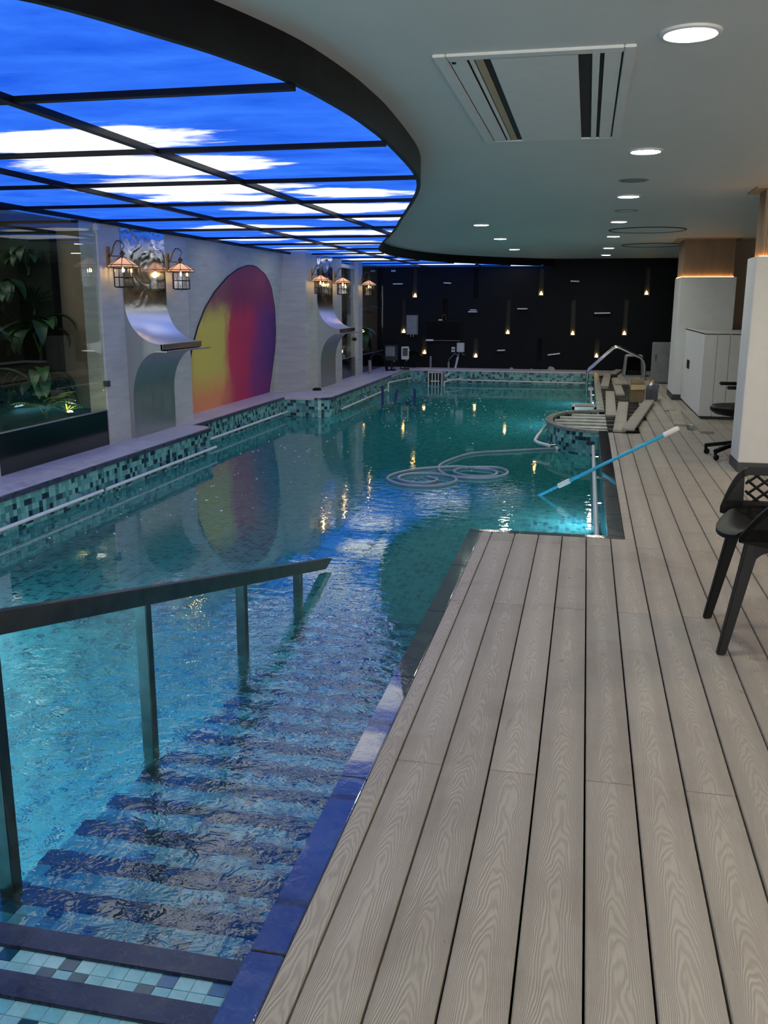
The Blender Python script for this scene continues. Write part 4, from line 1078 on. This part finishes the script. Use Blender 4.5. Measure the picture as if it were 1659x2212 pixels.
# ------------------------------------------------------------------ far wall fittings
ROWN = lambda z: 'top' if z > 1.5 else ('middle' if z > .7 else 'bottom')
rows = {}
for sx, a, b, l in sorted(SLOTS):
    if l: rows.setdefault(ROWN(a), []).append((sx, a))
for rn, lst in rows.items():
    for i, (sx, a) in enumerate(lst):
        t = thing('wall_uplight', 'warm uplight glowing in the %s tier of wall slots, %s from the left' % (rn, ORD[i]), 'wall light', (sx, YFAR+.045, a+.001), 0, 'warm uplights in the black wall')
        MB().lathe([(.001, 0), (.030, 0), (.034, .012), (.034, .03)], 16).build('cup', M['darkmetal'], t, smooth=True)
        MB().lathe([(.033, .028), (.030, .05), (.016, .085), (.001, .11)], 14).build('lamp', M['uplight'], t, smooth=True)
SHELF = [((-4.353+-4.132)/2, 1.87, .22, 0, 'high, beside the glazed corner'), (-3.106, 1.888, .165, -3, 'high, second from the left corner'), (-1.414, 1.33, .222, 0, 'at mid height, centre of the wall'),
         (-4.05, .391, .186, 0, 'low, above the black hose coil'), (-1.856, .413, .176, 3, 'low, below the centre uplight'), (-.297, 1.921, .187, -2, 'high, right half of the wall'),
         (.322, 1.245, .34, 1, 'at mid height, longest, right half of the wall'), (-.684, .343, .27, 8, 'low and tilted, above the rubble')]
for x, z, wd, tilt, wh in SHELF:
    o = MB().box(-wd/2, wd/2, -.10, 0, -.012, .012).build('wall_shelf', M['paperwhite'], bevel=.003, fix=True, loc=(x, YFAR-.002, z)); o.rotation_euler = (0, math.radians(-tilt), 0)
    tag(o, 'small white ledge on the black wall, '+wh, 'shelf', 'white ledges on the black wall')
t = thing('wall_shelf', 'pair of stacked white ledges on the black wall right of the television', 'shelf', (-2.52, YFAR-.002, 1.26), 0, 'white ledges on the black wall')
MB().box(-.10, .10, -.10, 0, -.012, .012).build('ledge', M['paperwhite'], t, bevel=.003, fix=True); MB().box(-.065, .085, -.08, 0, .030, .050).build('ledge', M['paperwhite'], t, bevel=.003, fix=True)
# cabinets, television, boxes
t = thing('electrical_cabinet', 'grey wall-mounted electrical cabinet left of the television', 'cabinet', (-3.905, YFAR, .74), 0)
MB().box(-.132, .132, -.10, -.002, 0, .44).build('body', M['grey'], t, bevel=.006, fix=True); MB().box(-.124, .124, -.108, -.10, .01, .43).build('door', M['grey'], t, bevel=.004, fix=True)
for x in (-.03, .03): MB().tube([(x, -.05, 0), (x, -.05, -.05)], .008, 8).build('cable_gland', M['lightgrey'], t)
t = thing('television', 'dark flat television mounted low on the black wall', 'television', (-3.184, YFAR, .61), 0)
MB().box(-.396, .396, -.05, -.01, 0, .45).build('casing', M['black'], t, bevel=.005, fix=True); MB().box(-.380, .380, -.053, -.05, .025, .435).build('screen', M['blackgloss'], t); MB().box(-.39, .39, -.056, -.048, .0, .010).build('bottom_trim', M['grey'], t)
t = thing('gooseneck_lamp', 'small brass gooseneck fitting above the television', 'lamp', (-3.20, YFAR, 1.075), 0)
MB().tube([(-.02, -.03, 0), (-.015, -.03, .06), (0, -.03, .10), (.03, -.03, .12), (.06, -.03, .11), (.068, -.03, .07), (.066, -.03, .0)], .009, 8).build('neck', M['brass'], t, smooth=True)
MB().box(-.10, -.01, -.05, -.005, -.012, .012).build('base', M['paperwhite'], t, bevel=.003, fix=True)
t = thing('cable_box', 'small white cable box hanging below the television corner', 'junction box', (-3.485, YFAR-.10, .605), 0)
MB().box(-.085, .085, -.03, .03, 0, .035).build('case', M['paperwhite'], t, bevel=.006, fix=True); MB().tube([(-.08, 0, .01), (-.12, 0, -.03), (-.15, 0, -.10), (-.16, .02, -.2)], .007, 6).build('cable', M['brass'], t, smooth=True)
t = thing('control_box', 'white rectangular control box on the black wall right of the television', 'control box', (-2.778, YFAR, .36), 0)
MB().box(-.085, .085, -.09, -.002, 0, .21).build('body', M['lightgrey'], t, bevel=.008, fix=True); MB().box(-.077, .077, -.096, -.09, .008, .202).build('lid', M['lightgrey'], t, bevel=.004, fix=True)
for x in (-.03, .03): MB().tube([(x, -.04, 0), (x, -.04, -.03), (x*2.2, -.05, -.06), (x*3.5, -.06, -.05)], .008, 8).build('cable_gland', M['grey'], t, smooth=True)
t = thing('switch_plate', 'small white switch plate left of the white control box', 'switch', (-2.953, YFAR, .36), 0)
MB().box(-.04, .04, -.012, 0, 0, .11).build('plate', M['paperwhite'], t, bevel=.003, fix=True)
for x in (-.018, .018): MB().box(x-.012, x+.012, -.018, -.011, .03, .08).build('rocker', M['darkgrey'], t)
for (x0, z1, x1, lab) in ((-3.465, .257, -3.465, 'grey upright conduit pipe with bent cable below the television'), (-3.045, .132, -3.045, 'short grey conduit stub between two taller conduits'), (-2.89, .25, -2.835, 'leaning white conduit pipe under the white control box')):
    t = thing('conduit_pipe', lab, 'pipe', (x0, YFAR-.06, 0), 0, 'conduits along the far coping')
    MB().tube([(0, 0, 0), (x1-x0, 0, z1)], .026, 12).build('pipe', M['lightgrey'] if 'white' in lab else M['grey'], t, smooth=True)
    if 'bent' in lab: MB().tube([(0, 0, z1), (0, 0, z1+.03), (-.03, 0, z1+.06), (-.09, 0, z1+.08)], .01, 8).build('cable', M['black'], t, smooth=True)
    if 'stub' in lab: MB().tube([(0, 0, z1), (.0, 0, z1+.05), (.06, 0, z1+.12), (.16, 0, z1+.21)], .008, 8).build('cable', M['grey'], t, smooth=True)
    if 'leaning' in lab: MB().tube([(x1-x0, 0, z1), (x1-x0+.01, 0, z1+.05)], .018, 8).build('collar', M['grey'], t, smooth=True)
t = thing('hose_coil', 'coiled black hose leaning against the black wall', 'hose', (-3.889, YFAR-.10, 0), 0)
for k, (r, dx, dy) in enumerate(((.175, 0, 0), (.165, -.05, .03), (.18, .035, -.02))):
    MB().tube([(dx+r*1.45*math.cos(2*PI*i/40)*(.86), dy+.05*math.sin(2*PI*i/40), .19+r*math.sin(2*PI*i/40)) for i in range(40)], .013, 8, closed=True).build('loop', M['black'], t, smooth=True)
o = MB().box(-.05, .05, -.008, 0, -.018, .018).build('number_plate', M['paperwhite'], loc=(-4.36, YFAR-.002, 2.16)); tag(o, 'tiny white number plate high in the glazed corner', 'sign')
# tiny embossed marks on the plate
for i, dx in enumerate((-.03, -.01, .01, .03)): MB().box(dx-.006, dx+.006, -.0095, -.008, -.010, .010).build('mark', M['grey'], o)

# pool controllers on the far left ledge
def controller(x, y, w_, h_, lean, label, dark):
    t = thing('pool_controller', label, 'control panel', (x, y, 0), math.radians(lean), 'pool controllers on the far ledge')
    MB().box(-w_/2, w_/2, -.06, .06, .22, .22+h_).build('housing', M['darkgrey'] if dark else M['lightgrey'], t, bevel=.01, fix=True)
    MB().box(-w_/2+.03, w_/2-.03, -.068, -.06, .22+h_*.28, .22+h_-.03).build('screen', M['grey'] if dark else M['darkgrey'], t, bevel=.002, fix=True)
    MB().tube([(0, .02, 0), (0, .02, .23)], .02, 10).build('stand', M['darkmetal'], t, smooth=True); MB().box(-.10, .10, -.08, .08, 0, .02).build('foot', M['black'], t, bevel=.004, fix=True)
    for i in range(2): MB().tube([(-.05+.09*i, 0, .23), (-.05+.09*i, -.02, .12), (-.09+.16*i, -.03, .04), (-.12+.2*i, 0, .02)], .009, 8).build('cable', M['black'], t, smooth=True)
    MB().lathe([(.001, 0), (.014, 0), (.014, .012), (.001, .014)], 10, (w_/2-.05, -.06, .20)).build('knob', M['whiteplastic'], t, smooth=True)
controller(-4.15, 19.8, .27, .33, -8, 'dark grey pool control panel with screen on the far left ledge', True)
controller(-3.93, 20.25, .17, .28, 14, 'narrow pale pool control panel beside the dark one', False)
t = thing('corrugated_hose', 'black corrugated hose arching beside the slim post', 'hose', (-4.40, 18.9, 0))
MB().tube([(0, -.1, .0), (-.0, -.1, .25), (.03, -.04, .38), (.10, .1, .43), (.17, .3, .38), (.2, .5, .22), (.22, .6, .02)], .03, 10).build('tube', M['black'], t, smooth=True)
MB().tube([(0, -.1, .0), (0, -.1, .28)], .036, 10).build('sleeve', M['grey'], t, smooth=True)
# debris on the copings
for x, y, s_, lab in ((-1.6, 20.7, .07, 'flat grey stone left on the far coping behind the long grab rail'), (-.72, 20.75, .10, 'crumpled pale rubble heap on the far coping'), (-1.15, 20.72, .04, 'tiny white chip on the far coping')):
    mb = MB(); n = 9
    mb.v = [(s_*math.cos(2*PI*i/n)*(.8+.4*random.random()), s_*.7*math.sin(2*PI*i/n)*(.8+.4*random.random()), 0) for i in range(n)]+[(s_*.5*math.cos(2*PI*i/n), s_*.4*math.sin(2*PI*i/n), s_*(.4+.5*random.random())) for i in range(n)]
    mb.f = [(i, (i+1) % n, n+(i+1) % n, n+i) for i in range(n)]+[tuple(range(n, 2*n)), tuple(range(n-1, -1, -1))]; mb.mi = [0]*len(mb.f)
    tag(mb.build('rubble_piece', M['rubble'], loc=(x, y, .0)), lab, 'debris')
mb = MB(); mb.lathe([(.001, 0), (.075, .0), (.08, .02), (.05, .04), (.001, .045)], 14); tag(mb.build('drain_plug', M['black'], smooth=True, loc=(-4.42, 14.95, 0)), 'flat black rubber plug on the ledge by the far waterfall spout', 'plug')

# steel pump housing hung on the far pool wall
t = thing('pump_housing', 'steel swim-jet housing hung on the far pool wall', 'pump', (-3.22, 20.22, -.36))
MB().box(-.17, .17, -.13, .13, .30, .335).build('top_plate', M['steel'], t, bevel=.006, fix=True)
for x in (-.15, .15): MB().box(x-.015, x+.015, -.12, .12, -.2, .30).build('side_plate', M['steel'], t, bevel=.003, fix=True)
MB().box(-.13, .13, -.03, .12, -.2, .29).build('casing', M['darkgrey'], t, bevel=.01, fix=True)
MB().tube([(-.10, -.12, .12), (.10, -.12, .12)], .014, 10).build('handle', M['rail'], t, smooth=True)
for x in (-.07, 0, .07): MB().tube([(x, -.09, -.18), (x, -.09, .29)], .02, 10).build('jet_tube', M['steel'], t, smooth=True)
MB().tube([(.2, .0, .22), (.27, .0, .26), (.31, .02, .30)], .03, 12).build('elbow', M['lightgrey'], t, smooth=True)

# blue-legged frame standing in the water
t = thing('submerged_frame', 'submerged frame with four dark blue posts poking out of the water', 'frame', (-3.1, 15.75, ZF))
dz = -ZF
MB().box(-.35, .35, -.35, .35, ZW+dz-.16, ZW+dz-.12).build('board', M['card'], t, bevel=.004, fix=True)
for (a, b) in (((-.36, .02, .07), (-.36, .02, .355)), ((-.23, .36, .10), (-.18, .46, .25)), ((-.02, .40, .24), (.10, .10, .05)), ((.25, -.10, .07), (.235, -.10, .33))):
    A = Vector(a); B = Vector(b); d = (B-A).normalized()
    MB().tube([Vector((A.x, A.y, A.z+ZW+dz-.22)), Vector((B.x, B.y, B.z+ZW+dz-.03))], .022, 10).build('post', M['blue'], t, smooth=True)
for x in (-.33, .33): MB().box(x-.03, x+.03, -.3, .3, 0, ZW+dz-.16).build('support', M['blue'], t)

# ------------------------------------------------------------------ ladder arch and pool steps by the far deck
t = thing('ladder_handrail', 'bent steel handrail arching from the water over the pool edge to the deck', 'handrail', (1.14, 18.6, 0))
for k, dy in enumerate((0, .5)):
    P = [(.075, -.75), (.065, -.1), (.062, .10), (.085, .16), (.54, .595), (.60, .615), (.66, .600), (1.06, .42), (1.12, .36), (1.15, .27), (1.155, 0)]
    MB().tube([(x-1.14, dy, z) for x, z in P], .024, 10).build('rail_tube', M['steel'], t, smooth=True)
for k in range(3): MB().box(.08-1.14-.04, .08-1.14+.12, .0, .5, -.235-.26*k, -.205-.26*k).build('tread', M['rail'], t, bevel=.004, fix=True)
for dy in (0, .5): MB().lathe([(.001, .012), (.05, .012), (.055, 0)], 18, (.015, dy, 0)).build('flange', M['steel'], t, smooth=True)
t = thing('skimmer_frame', 'white rectangular frame bracketed to the pool wall behind the rounded platform', 'frame', (.03, 15.25, -.22))
for b in ((-.19, .19, -.30, -.25), (-.19, .19, .25, .30), (-.19, -.15, -.3, .3), (.15, .19, -.3, .3)): MB().box(*b, 0, .05).build('frame_bar', M['rail'], t, bevel=.004, fix=True)
MB().box(-.15, .15, -.25, .25, -.02, .01).build('grate', M['darkgrey'], t)

# ------------------------------------------------------------------ deck clutter
def loose(poly, z, label, th=.024, tilt=0.0):
    """hollow deck board from its four plan corners (far-left, far-right, near-right, near-left)"""
    A, B, Cc, D = [Vector(p) for p in poly]; far = (A+B)/2; near = (Cc+D)/2; ax = (far-near); L = ax.length; ang = math.atan2(ax.y, ax.x)-PI/2
    o = inst('loose_board', board_mesh(.1435, round(L, 1)), None, ((far.x+near.x)/2, (far.y+near.y)/2, z+th), (math.radians(tilt), 0, ang))
    return tag(o, label, 'board', 'lifted deck boards')
loose([(.37, 15.99), (.52, 16.03), (.45, 12.56), (.31, 12.53)], -.026, 'loose grey deck board lying straight across the joists beside the cardboard box')
loose([(.52, 13.98), (.66, 13.96), (.50, 10.84), (.36, 10.72)], .006, 'loose grey deck board lying slantwise at the near end of the opening')
loose([(.93, 14.11), (1.01, 14.13), (.56, 10.71), (.48, 10.69)], .034, 'loose deck board crossing diagonally under the grey jug')
loose([(.42, 19.9), (.55, 19.9), (.43, 16.75), (.30, 16.75)], -.026, 'lower deck board of the stack beside the pool ladder')
loose([(.42, 19.9), (.55, 19.9), (.43, 16.75), (.30, 16.75)], .0, 'upper deck board of the stack beside the pool ladder')
loose([(.55, 18.69), (.66, 18.71), (.66, 15.57), (.54, 15.53)], -.026, 'loose deck board spanning the joists left of the open grey frame')
loose([(.56, 18.78), (.67, 18.72), (.68, 17.22), (.58, 17.2)], .0, 'short deck offcut lying on another board near the open grey frame')
loose([(.62, 20.85), (.78, 20.85), (.72, 19.95), (.56, 19.95)], .001, 'short lower offcut stacked against the black wall')
loose([(.66, 20.7), (.82, 20.7), (.66, 19.45), (.50, 19.45)], .028, 'short upper offcut stacked crosswise against the black wall')
loose([(1.14, 14.65), (1.28, 14.65), (1.25, 13.08), (1.11, 13.05)], .001, 'deck offcut on the deck beside the farther pillar')
loose([(1.17, 13.0), (1.29, 13.0), (1.24, 11.5), (1.10, 11.55)], .001, 'deck offcut with dark end beside the plastic bottle')
loose([(1.36, 13.0), (1.43, 13.0), (1.45, 10.95), (1.37, 10.95)], .001, 'deck offcut lying along the foot of the bar counter')

t = thing('cardboard_box', 'open brown cardboard box on the deck beside the jug', 'box', (.795, 14.28, 0))
W2, D2, H2 = .105, .10, .27
for nm, b in (('wall', (-W2, W2, -D2, -D2+.004)), ('wall', (-W2, W2, D2-.004, D2)), ('wall', (-W2, -W2+.004, -D2, D2)), ('wall', (W2-.004, W2, -D2, D2))): MB().box(*b, 0, H2).build(nm, M['card'], t)
MB().box(-W2, W2, -D2, D2, 0, .004).build('bottom', M['card'], t)
mb = MB(); mb.add([(-W2, -D2, H2), (W2, -D2, H2), (W2*.94, -D2-.03, H2-.07), (-W2*.97, -D2-.035, H2-.075), (-W2, -D2-.003, H2), (W2, -D2-.003, H2), (W2*.94, -D2-.034, H2-.07), (-W2*.97, -D2-.039, H2-.075)], [(0, 1, 2, 3), (7, 6, 5, 4), (0, 3, 7, 4), (1, 5, 6, 2), (2, 6, 7, 3)]); mb.build('flap', M['cardlight'], t)
mb = MB(); mb.add([(-W2, D2, H2), (W2, D2, H2), (W2*1.02, D2+.03, H2+.06), (-W2*1.02, D2+.03, H2+.06)], [(0, 1, 2, 3)]); mb.build('flap', M['card'], t)
t = thing('chemical_jug', 'grey plastic jug with yellow cap on the deck beside the cardboard box', 'jug', (1.025, 14.52, 0), .4)
mb = MB()
for z, k in ((0, .85), (.02, 1.0), (.18, 1.0), (.24, .82), (.285, .35)):
    mb.v += [(.083*k*sx, .075*k*sy, z) for sx, sy in ((-1, -.55), (-.55, -1), (.55, -1), (1, -.55), (1, .55), (.55, 1), (-.55, 1), (-1, .55))]
mb.f = [(r*8+i, r*8+(i+1) % 8, r*8+8+(i+1) % 8, r*8+8+i) for r in range(4) for i in range(8)]+[tuple(range(7, -1, -1)), tuple(range(32, 40))]; mb.mi = [0]*len(mb.f)
mb.build('body', M['jug'], t, bevel=.004, fix=True)
MB().lathe([(.001, .318), (.024, .316), (.026, .285), (.026, .28)], 16).build('cap', M['yellowcap'], t, smooth=True)
MB().tube([(.04, 0, .255), (.085, 0, .27), (.105, 0, .22), (.09, 0, .15), (.075, 0, .13)], .011, 8).build('handle', M['jug'], t, smooth=True)
t = thing('plastic_bottle', 'clear crushed plastic bottle lying on the deck among the offcuts', 'bottle', (1.27, 11.26, .03), 1.2)
MB().tube([(-.10, 0, 0), (-.085, 0, 0), (.03, 0, 0), (.07, 0, 0), (.09, 0, 0)], [.026, .030, .028, .016, .012], 12).build('body', thin_glass('bottle_plastic', (.75, .82, .85), 2.0, .1), t, smooth=True)
MB().tube([(.09, 0, 0), (.105, 0, 0)], .014, 10).build('cap', M['polecyan'], t, smooth=True); MB().tube([(-.06, 0, 0), (.0, 0, 0)], .0305, 12, caps=False).build('label_wrap', M['whiteplastic'], t, smooth=True)

t = thing('machine_frame', 'open grey metal machine frame with black inside near the far wall', 'machine', (.98, 19.55, 0))
for x in (-.16, .16):
    mb = MB(); s_ = 1 if x > 0 else -1
    mb.add([(x*1.0, -.2, 0), (x+s_*.05, -.2, 0), (x+s_*.05, .25, 0), (x, .25, 0), (x*.82, -.12, .40), (x*.82+s_*.04, -.12, .40), (x*.82+s_*.04, .22, .42), (x*.82, .22, .42)], [(0, 3, 2, 1), (4, 5, 6, 7), (0, 1, 5, 4), (1, 2, 6, 5), (2, 3, 7, 6), (3, 0, 4, 7)]); mb.build('side_panel', M['grey'], t)
MB().box(-.15, .15, -.13, .23, .395, .425).build('top_panel', M['lightgrey'], t, bevel=.01, fix=True); MB().box(-.16, .16, .2, .23, .0, .40).build('back_panel', M['void'], t)
MB().box(-.21, .21, -.22, .26, 0, .025).build('base', M['grey'], t); MB().box(-.13, .13, -.10, .2, .025, .12).build('motor', M['black'], t, bevel=.01, fix=True)
t = thing('metal_locker', 'plain grey metal locker standing by the far wall', 'locker', (1.40, 18.0, 0))
MB().box(-.16, .20, -.28, .28, .02, .74).build('body', M['grey'], t, bevel=.005, fix=True); MB().box(-.15, .19, -.288, -.28, .04, .72).build('door', M['grey'], t, bevel=.003, fix=True); MB().box(-.13, -.115, -.30, -.288, .42, .54).build('handle', M['darkgrey'], t); MB().box(-.15, .19, -.26, .26, 0, .02).build('plinth', M['darkgrey'], t)

# ------------------------------------------------------------------ telescopic pole and floating hose
E_ = Vector((-.352, 8.455, -.30)); C_ = Vector((.188, 8.30, .03)); dv = (C_-E_).normalized()
LT = 1.41
t = thing('telescopic_pole', 'bright blue telescopic pool pole leaning out of the water over the coping', 'pole', tuple(E_))
MB().tube([-dv*1.35, dv*.32], .0125, 12).build('inner_tube', M['polecyan'], t, smooth=True); MB().tube([dv*.26, dv*(LT-.10)], .0155, 12).build('outer_tube', M['polecyan'], t, smooth=True)
MB().tube([dv*.21, dv*.33], .024, 12).build('locking_collar', M['whiteplastic'], t, smooth=True)
MB().tube([dv*(LT-.14), dv*(LT-.02), dv*LT], [.023, .023, .017], 12).build('grip', M['whiteplastic'], t, smooth=True)
def smooth_path(P, n=6):
    Q = [tuple(p) for p in P]; out = []
    for i in range(len(Q)-1):
        p0, p1, p2, p3 = Q[max(0, i-1)], Q[i], Q[i+1], Q[min(len(Q)-1, i+2)]
        for k in range(n):
            u = k/n; out.append(tuple(.5*(2*p1[j]+(p2[j]-p0[j])*u+(2*p0[j]-5*p1[j]+4*p2[j]-p3[j])*u*u+(3*p1[j]-p0[j]-3*p2[j]+p3[j])*u**3) for j in range(3)))
    return out+[Q[-1]]
HP = [(-.30, 11.27), (-.55, 11.12), (-.83, 10.94), (-1.25, 10.66), (-1.46, 10.05), (-1.49, 9.64), (-1.40, 9.32), (-1.26, 9.14), (-.97, 9.11), (-.77, 9.31), (-.74, 9.53), (-.84, 9.74), (-1.04, 9.75), (-1.24, 9.66), (-1.29, 9.41), (-1.12, 9.22), (-.90, 9.24), (-.84, 9.42), (-.92, 9.62), (-1.1, 9.68), (-1.3, 9.72), (-1.55, 9.60), (-1.74, 9.42), (-1.88, 9.13), (-1.90, 8.89), (-1.79, 8.69), (-1.63, 8.58), (-1.37, 8.62), (-1.21, 8.85), (-1.25, 9.10), (-1.47, 9.26), (-1.70, 9.20), (-1.80, 8.98), (-1.72, 8.80), (-1.55, 8.72), (-1.42, 8.80), (-1.40, 8.95), (-1.52, 9.08)]
hp = smooth_path([(x, y, ZW+.012+.0008*(i % 3)) for i, (x, y) in enumerate(HP)])
t = thing('floating_hose', 'pale blue-grey vacuum hose coiled in loops on the water', 'hose', (-1.2, 9.4, ZW))
MB().tube([(x+1.2, y-9.4, z-ZW) for x, y, z in hp], .0165, 8).build('hose_tube', M['hose'], t, smooth=True)
MB().tube([(.90, 1.87, .012), (.96, 1.9, .012)], .027, 10).build('end_cuff', M['whiteplastic'], t, smooth=True)

# ------------------------------------------------------------------ planting behind the glass
def leaf_mb(mb, base, az, el, L, Wd, droop, n=8, fold=.15):
    base = Vector(base); c, s = math.cos(az), math.sin(az); side = Vector((-s, c, 0)); p = base.copy(); e = el; pts = []
    for i in range(n+1):
        t_ = i/n; wd = Wd*math.sin(PI*min(1, .06+t_*.94))**.8*(1-.25*t_)
        up = Vector((-c*math.sin(e), -s*math.sin(e), math.cos(e)))
        pts.append((p+side*wd/2+up*wd*fold, p.copy(), p-side*wd/2+up*wd*fold))
        p = p+Vector((c*math.cos(e), s*math.cos(e), math.sin(e)))*L/n; e -= droop/n
    o = len(mb.v)
    for a, b, d in pts: mb.v += [tuple(a), tuple(b), tuple(d)]
    for i in range(n):
        for k in (0, 1): mb.f.append((o+3*i+k, o+3*i+k+1, o+3*i+3+k+1, o+3*i+3+k)); mb.mi.append(0)
def frond_mb(mb, base, az, el, L, nl, ll, droop):
    base = Vector(base); c, s = math.cos(az), math.sin(az); p = base.copy(); e = el; path = []
    for i in range(nl+1):
        path.append(p.copy())
        if i > nl*.2:
            for sg in (-1, 1): leaf_mb(mb, p, az+sg*.95, e*.6+.1, ll*math.sin(PI*min(1, .15+.85*i/nl))+.03, .022, 1.0, 3, .1)
        p = p+Vector((c*math.cos(e), s*math.cos(e), math.sin(e)))*L/nl; e -= droop/nl
    mb.tube(path, .005, 4)
def plant(name, x, y, z, kind, size, mats, n, label, seed, aim=0.0, spread=PI):
    r = random.Random(seed); t = thing(name, label, 'plant', (x, y, z), 0, 'plants behind the glass')
    if kind != 'turf': MB().tube([(0, 0, 0), (.01, .01, size*.25)], [.02, .012], 6).build('stem', M['stem'], t)
    for i in range(n):
        az = aim+(r.random()-.5)*2*spread; mb = MB(); m = M[r.choice(mats)]; hgt = size*(.12+.3*r.random())
        if kind == 'broad':
            pt = [(0, 0, hgt*.5), (.12*size*math.cos(az), .12*size*math.sin(az), hgt+.25*size)]
            mb.tube(pt, .006, 4); leaf_mb(mb, pt[1], az, .9-.7*r.random(), size*(.5+.3*r.random()), size*.26, 1.6+r.random()*.9)
        elif kind == 'frond': frond_mb(mb, (0, 0, hgt*.4), az, 1.25-.5*r.random(), size*(.7+.3*r.random()), 12, size*.24, 1.3)
        else: leaf_mb(mb, (0, 0, hgt*.3), az, 1.3-.7*r.random(), size*(.6+.4*r.random()), size*.07, 1.0, 6, .2)
        mb.build('leaf', m, t, smooth=True)
PZ = .33
D_, Mi, Y_, B_ = 'leafd', 'leafm', 'leafy', 'leafb'
plant('palm_plant', -5.15, 8.02, PZ, 'frond', .42, [Y_, Mi], 8, 'small golden palm lit from below behind the near window', 1, 0, PI)
plant('shrub', -5.08, 8.30, PZ, 'spike', .26, [Y_, Mi], 14, 'bright yellow-green shrub beside the garden lamp', 2)
AIM = math.radians(-58)
WALLP = [(-5.55, 8.62, .36, 'broad', .60, [D_, Mi], 'dark broad-leaved plant right of the golden palm, foot of the green wall'), (-5.85, 8.45, .36, 'spike', .55, [D_, Y_], 'tufted dark plant at the foot of the green wall behind the golden palm'),
         (-6.1, 8.0, .36, 'frond', .75, [D_, B_], 'feathery fern low at the left of the green wall'), (-5.55, 7.45, .34, 'broad', .75, [Mi, Mi, D_], 'green broad-leaved plant drooping at the lower left of the near window'),
         (-5.6, 8.72, .85, 'broad', .62, [D_, Mi], 'plant with arching ribbed leaves at mid height of the green wall'), (-5.9, 8.6, .9, 'frond', .6, [D_], 'dark feathery plant in the middle of the green wall'),
         (-6.2, 8.3, .85, 'broad', .7, [D_, B_], 'dark leafy plant in the middle left of the green wall'), (-6.0, 7.3, .75, 'broad', .8, [B_, Mi], 'pale blue-green leafy plant at the left edge of the near window'),
         (-5.65, 8.75, 1.32, 'spike', .48, [D_], 'dark spiky plant sticking out over the bare wall'), (-5.95, 8.65, 1.35, 'broad', .5, [D_], 'dark broad-leaved plant in the upper green wall'),
         (-6.25, 8.4, 1.35, 'frond', .6, [D_, B_], 'dark fern in the upper left green wall'), (-5.7, 8.78, 1.72, 'broad', .40, [D_], 'small dark plant near the top of the green wall by the bare wall'),
         (-6.0, 8.6, 1.75, 'spike', .45, [D_], 'dark tufted plant at the top of the green wall'), (-6.3, 8.3, 1.72, 'broad', .45, [D_, Mi], 'leafy plant at the top left of the green wall'),
         (-5.7, 7.7, .34, 'spike', .42, [Y_, Mi], 'olive tufted plant left of the golden palm'), (-6.35, 7.7, 1.3, 'frond', .8, [D_, B_], 'large dim fern at the far left of the green wall')]
for i, (x, y, z, kd, sz, ms, lab) in enumerate(WALLP):
    plant({'broad': 'broadleaf_plant', 'spike': 'shrub', 'frond': 'fern'}[kd], x, y, z, kd, sz, ms, {'broad': 11, 'spike': 18, 'frond': 9}[kd], lab, 30+i, AIM, 1.5)
mb = MB(); mb.box(-6.6, -5.45, 8.80, 8.94, .33, 2.2); o = mb.build('green_wall', M['soil']); tag(o, 'dark felt backing of the planted green wall behind the near window', 'green wall')
plant('banana_plant', -5.0, 19.3, PZ, 'broad', 1.0, [D_, Mi], 9, 'broad-leaved plant behind the corner window', 12)
plant('palm_plant', -5.3, 20.2, PZ+.5, 'frond', 1.2, [D_], 10, 'tall dark palm behind the corner window', 13)
plant('shrub', -4.95, 17.35, PZ, 'spike', .4, [Mi, Y_], 12, 'small lit shrub behind the glass door', 14)
plant('palm_plant', -5.6, 17.9, PZ+.7, 'frond', .6, [D_], 8, 'dark palm high behind the glass door', 15)
def garden_lamp(x, y, z, label, e=1):
    t = thing('garden_lamp', label, 'garden lamp', (x, y, z), 0, 'small garden lamps')
    MB().lathe([(.001, .0), (.03, 0), (.035, .04), (.034, .05)], 14).build('housing', M['darkmetal'], t, smooth=True)
    MB().lathe([(.03, .046), (.02, .058), (.001, .064)], 14).build('lamp', M['gardenlamp'], t, smooth=True)
garden_lamp(-5.0, 8.22, PZ, 'small warm spotlight on the soil behind the near window')
area_light('planter_fill_light', (-5.9, 7.4, 2.29), (0, 0, -1), 1.1, 2.1, 18, (1, .93, .8)); area_light('planter_fill_light', (-5.6, 19.2, 2.29), (0, 0, -1), 1.0, 2.4, 14, (1, .93, .8))  # fill lights added to brighten the plants behind the glass
garden_lamp(-5.0, 17.75, PZ, 'small warm spotlight behind the glass door')
garden_lamp(-4.85, 19.0, PZ+.45, 'small warm spotlight among leaves behind the corner window')

# ------------------------------------------------------------------ foam flecks drifting on the water
mb = MB(); r = random.Random(21)
def fleck(x, y, q):
    n = 6; o = len(mb.v)
    mb.v += [(x+q*math.cos(2*PI*k/n), y+q*math.sin(2*PI*k/n), ZW+.0006) for k in range(n)]+[(x, y, ZW+.0006+q*.5)]
    for k in range(n): mb.f.append((o+k, o+(k+1) % n, o+n)); mb.mi.append(0)
for cx, cy, sx, sy, cnt in ((-2.9, 16.2, .6, 1.3, 260), (-.2, 14.5, .22, 1.0, 170), (-3.4, 10.5, .4, 1.6, 70), (-2.2, 13.5, 1.0, 2.0, 110), (-3.5, 7.2, .3, 1.0, 40)):
    for _ in range(cnt):
        x, y = r.gauss(cx, sx), r.gauss(cy, sy)
        if (-3.7 if y > 13.6 else -4.2) < x < .08 and y < 20.2 and not (abs(y-12) < 1.2 and x > -.5): fleck(x, y, .004+.010*r.random()**2)
tag(mb.build('foam_flecks', M['whiteplastic']), 'tiny white foam flecks scattered on the pool water', 'foam', kind='stuff')
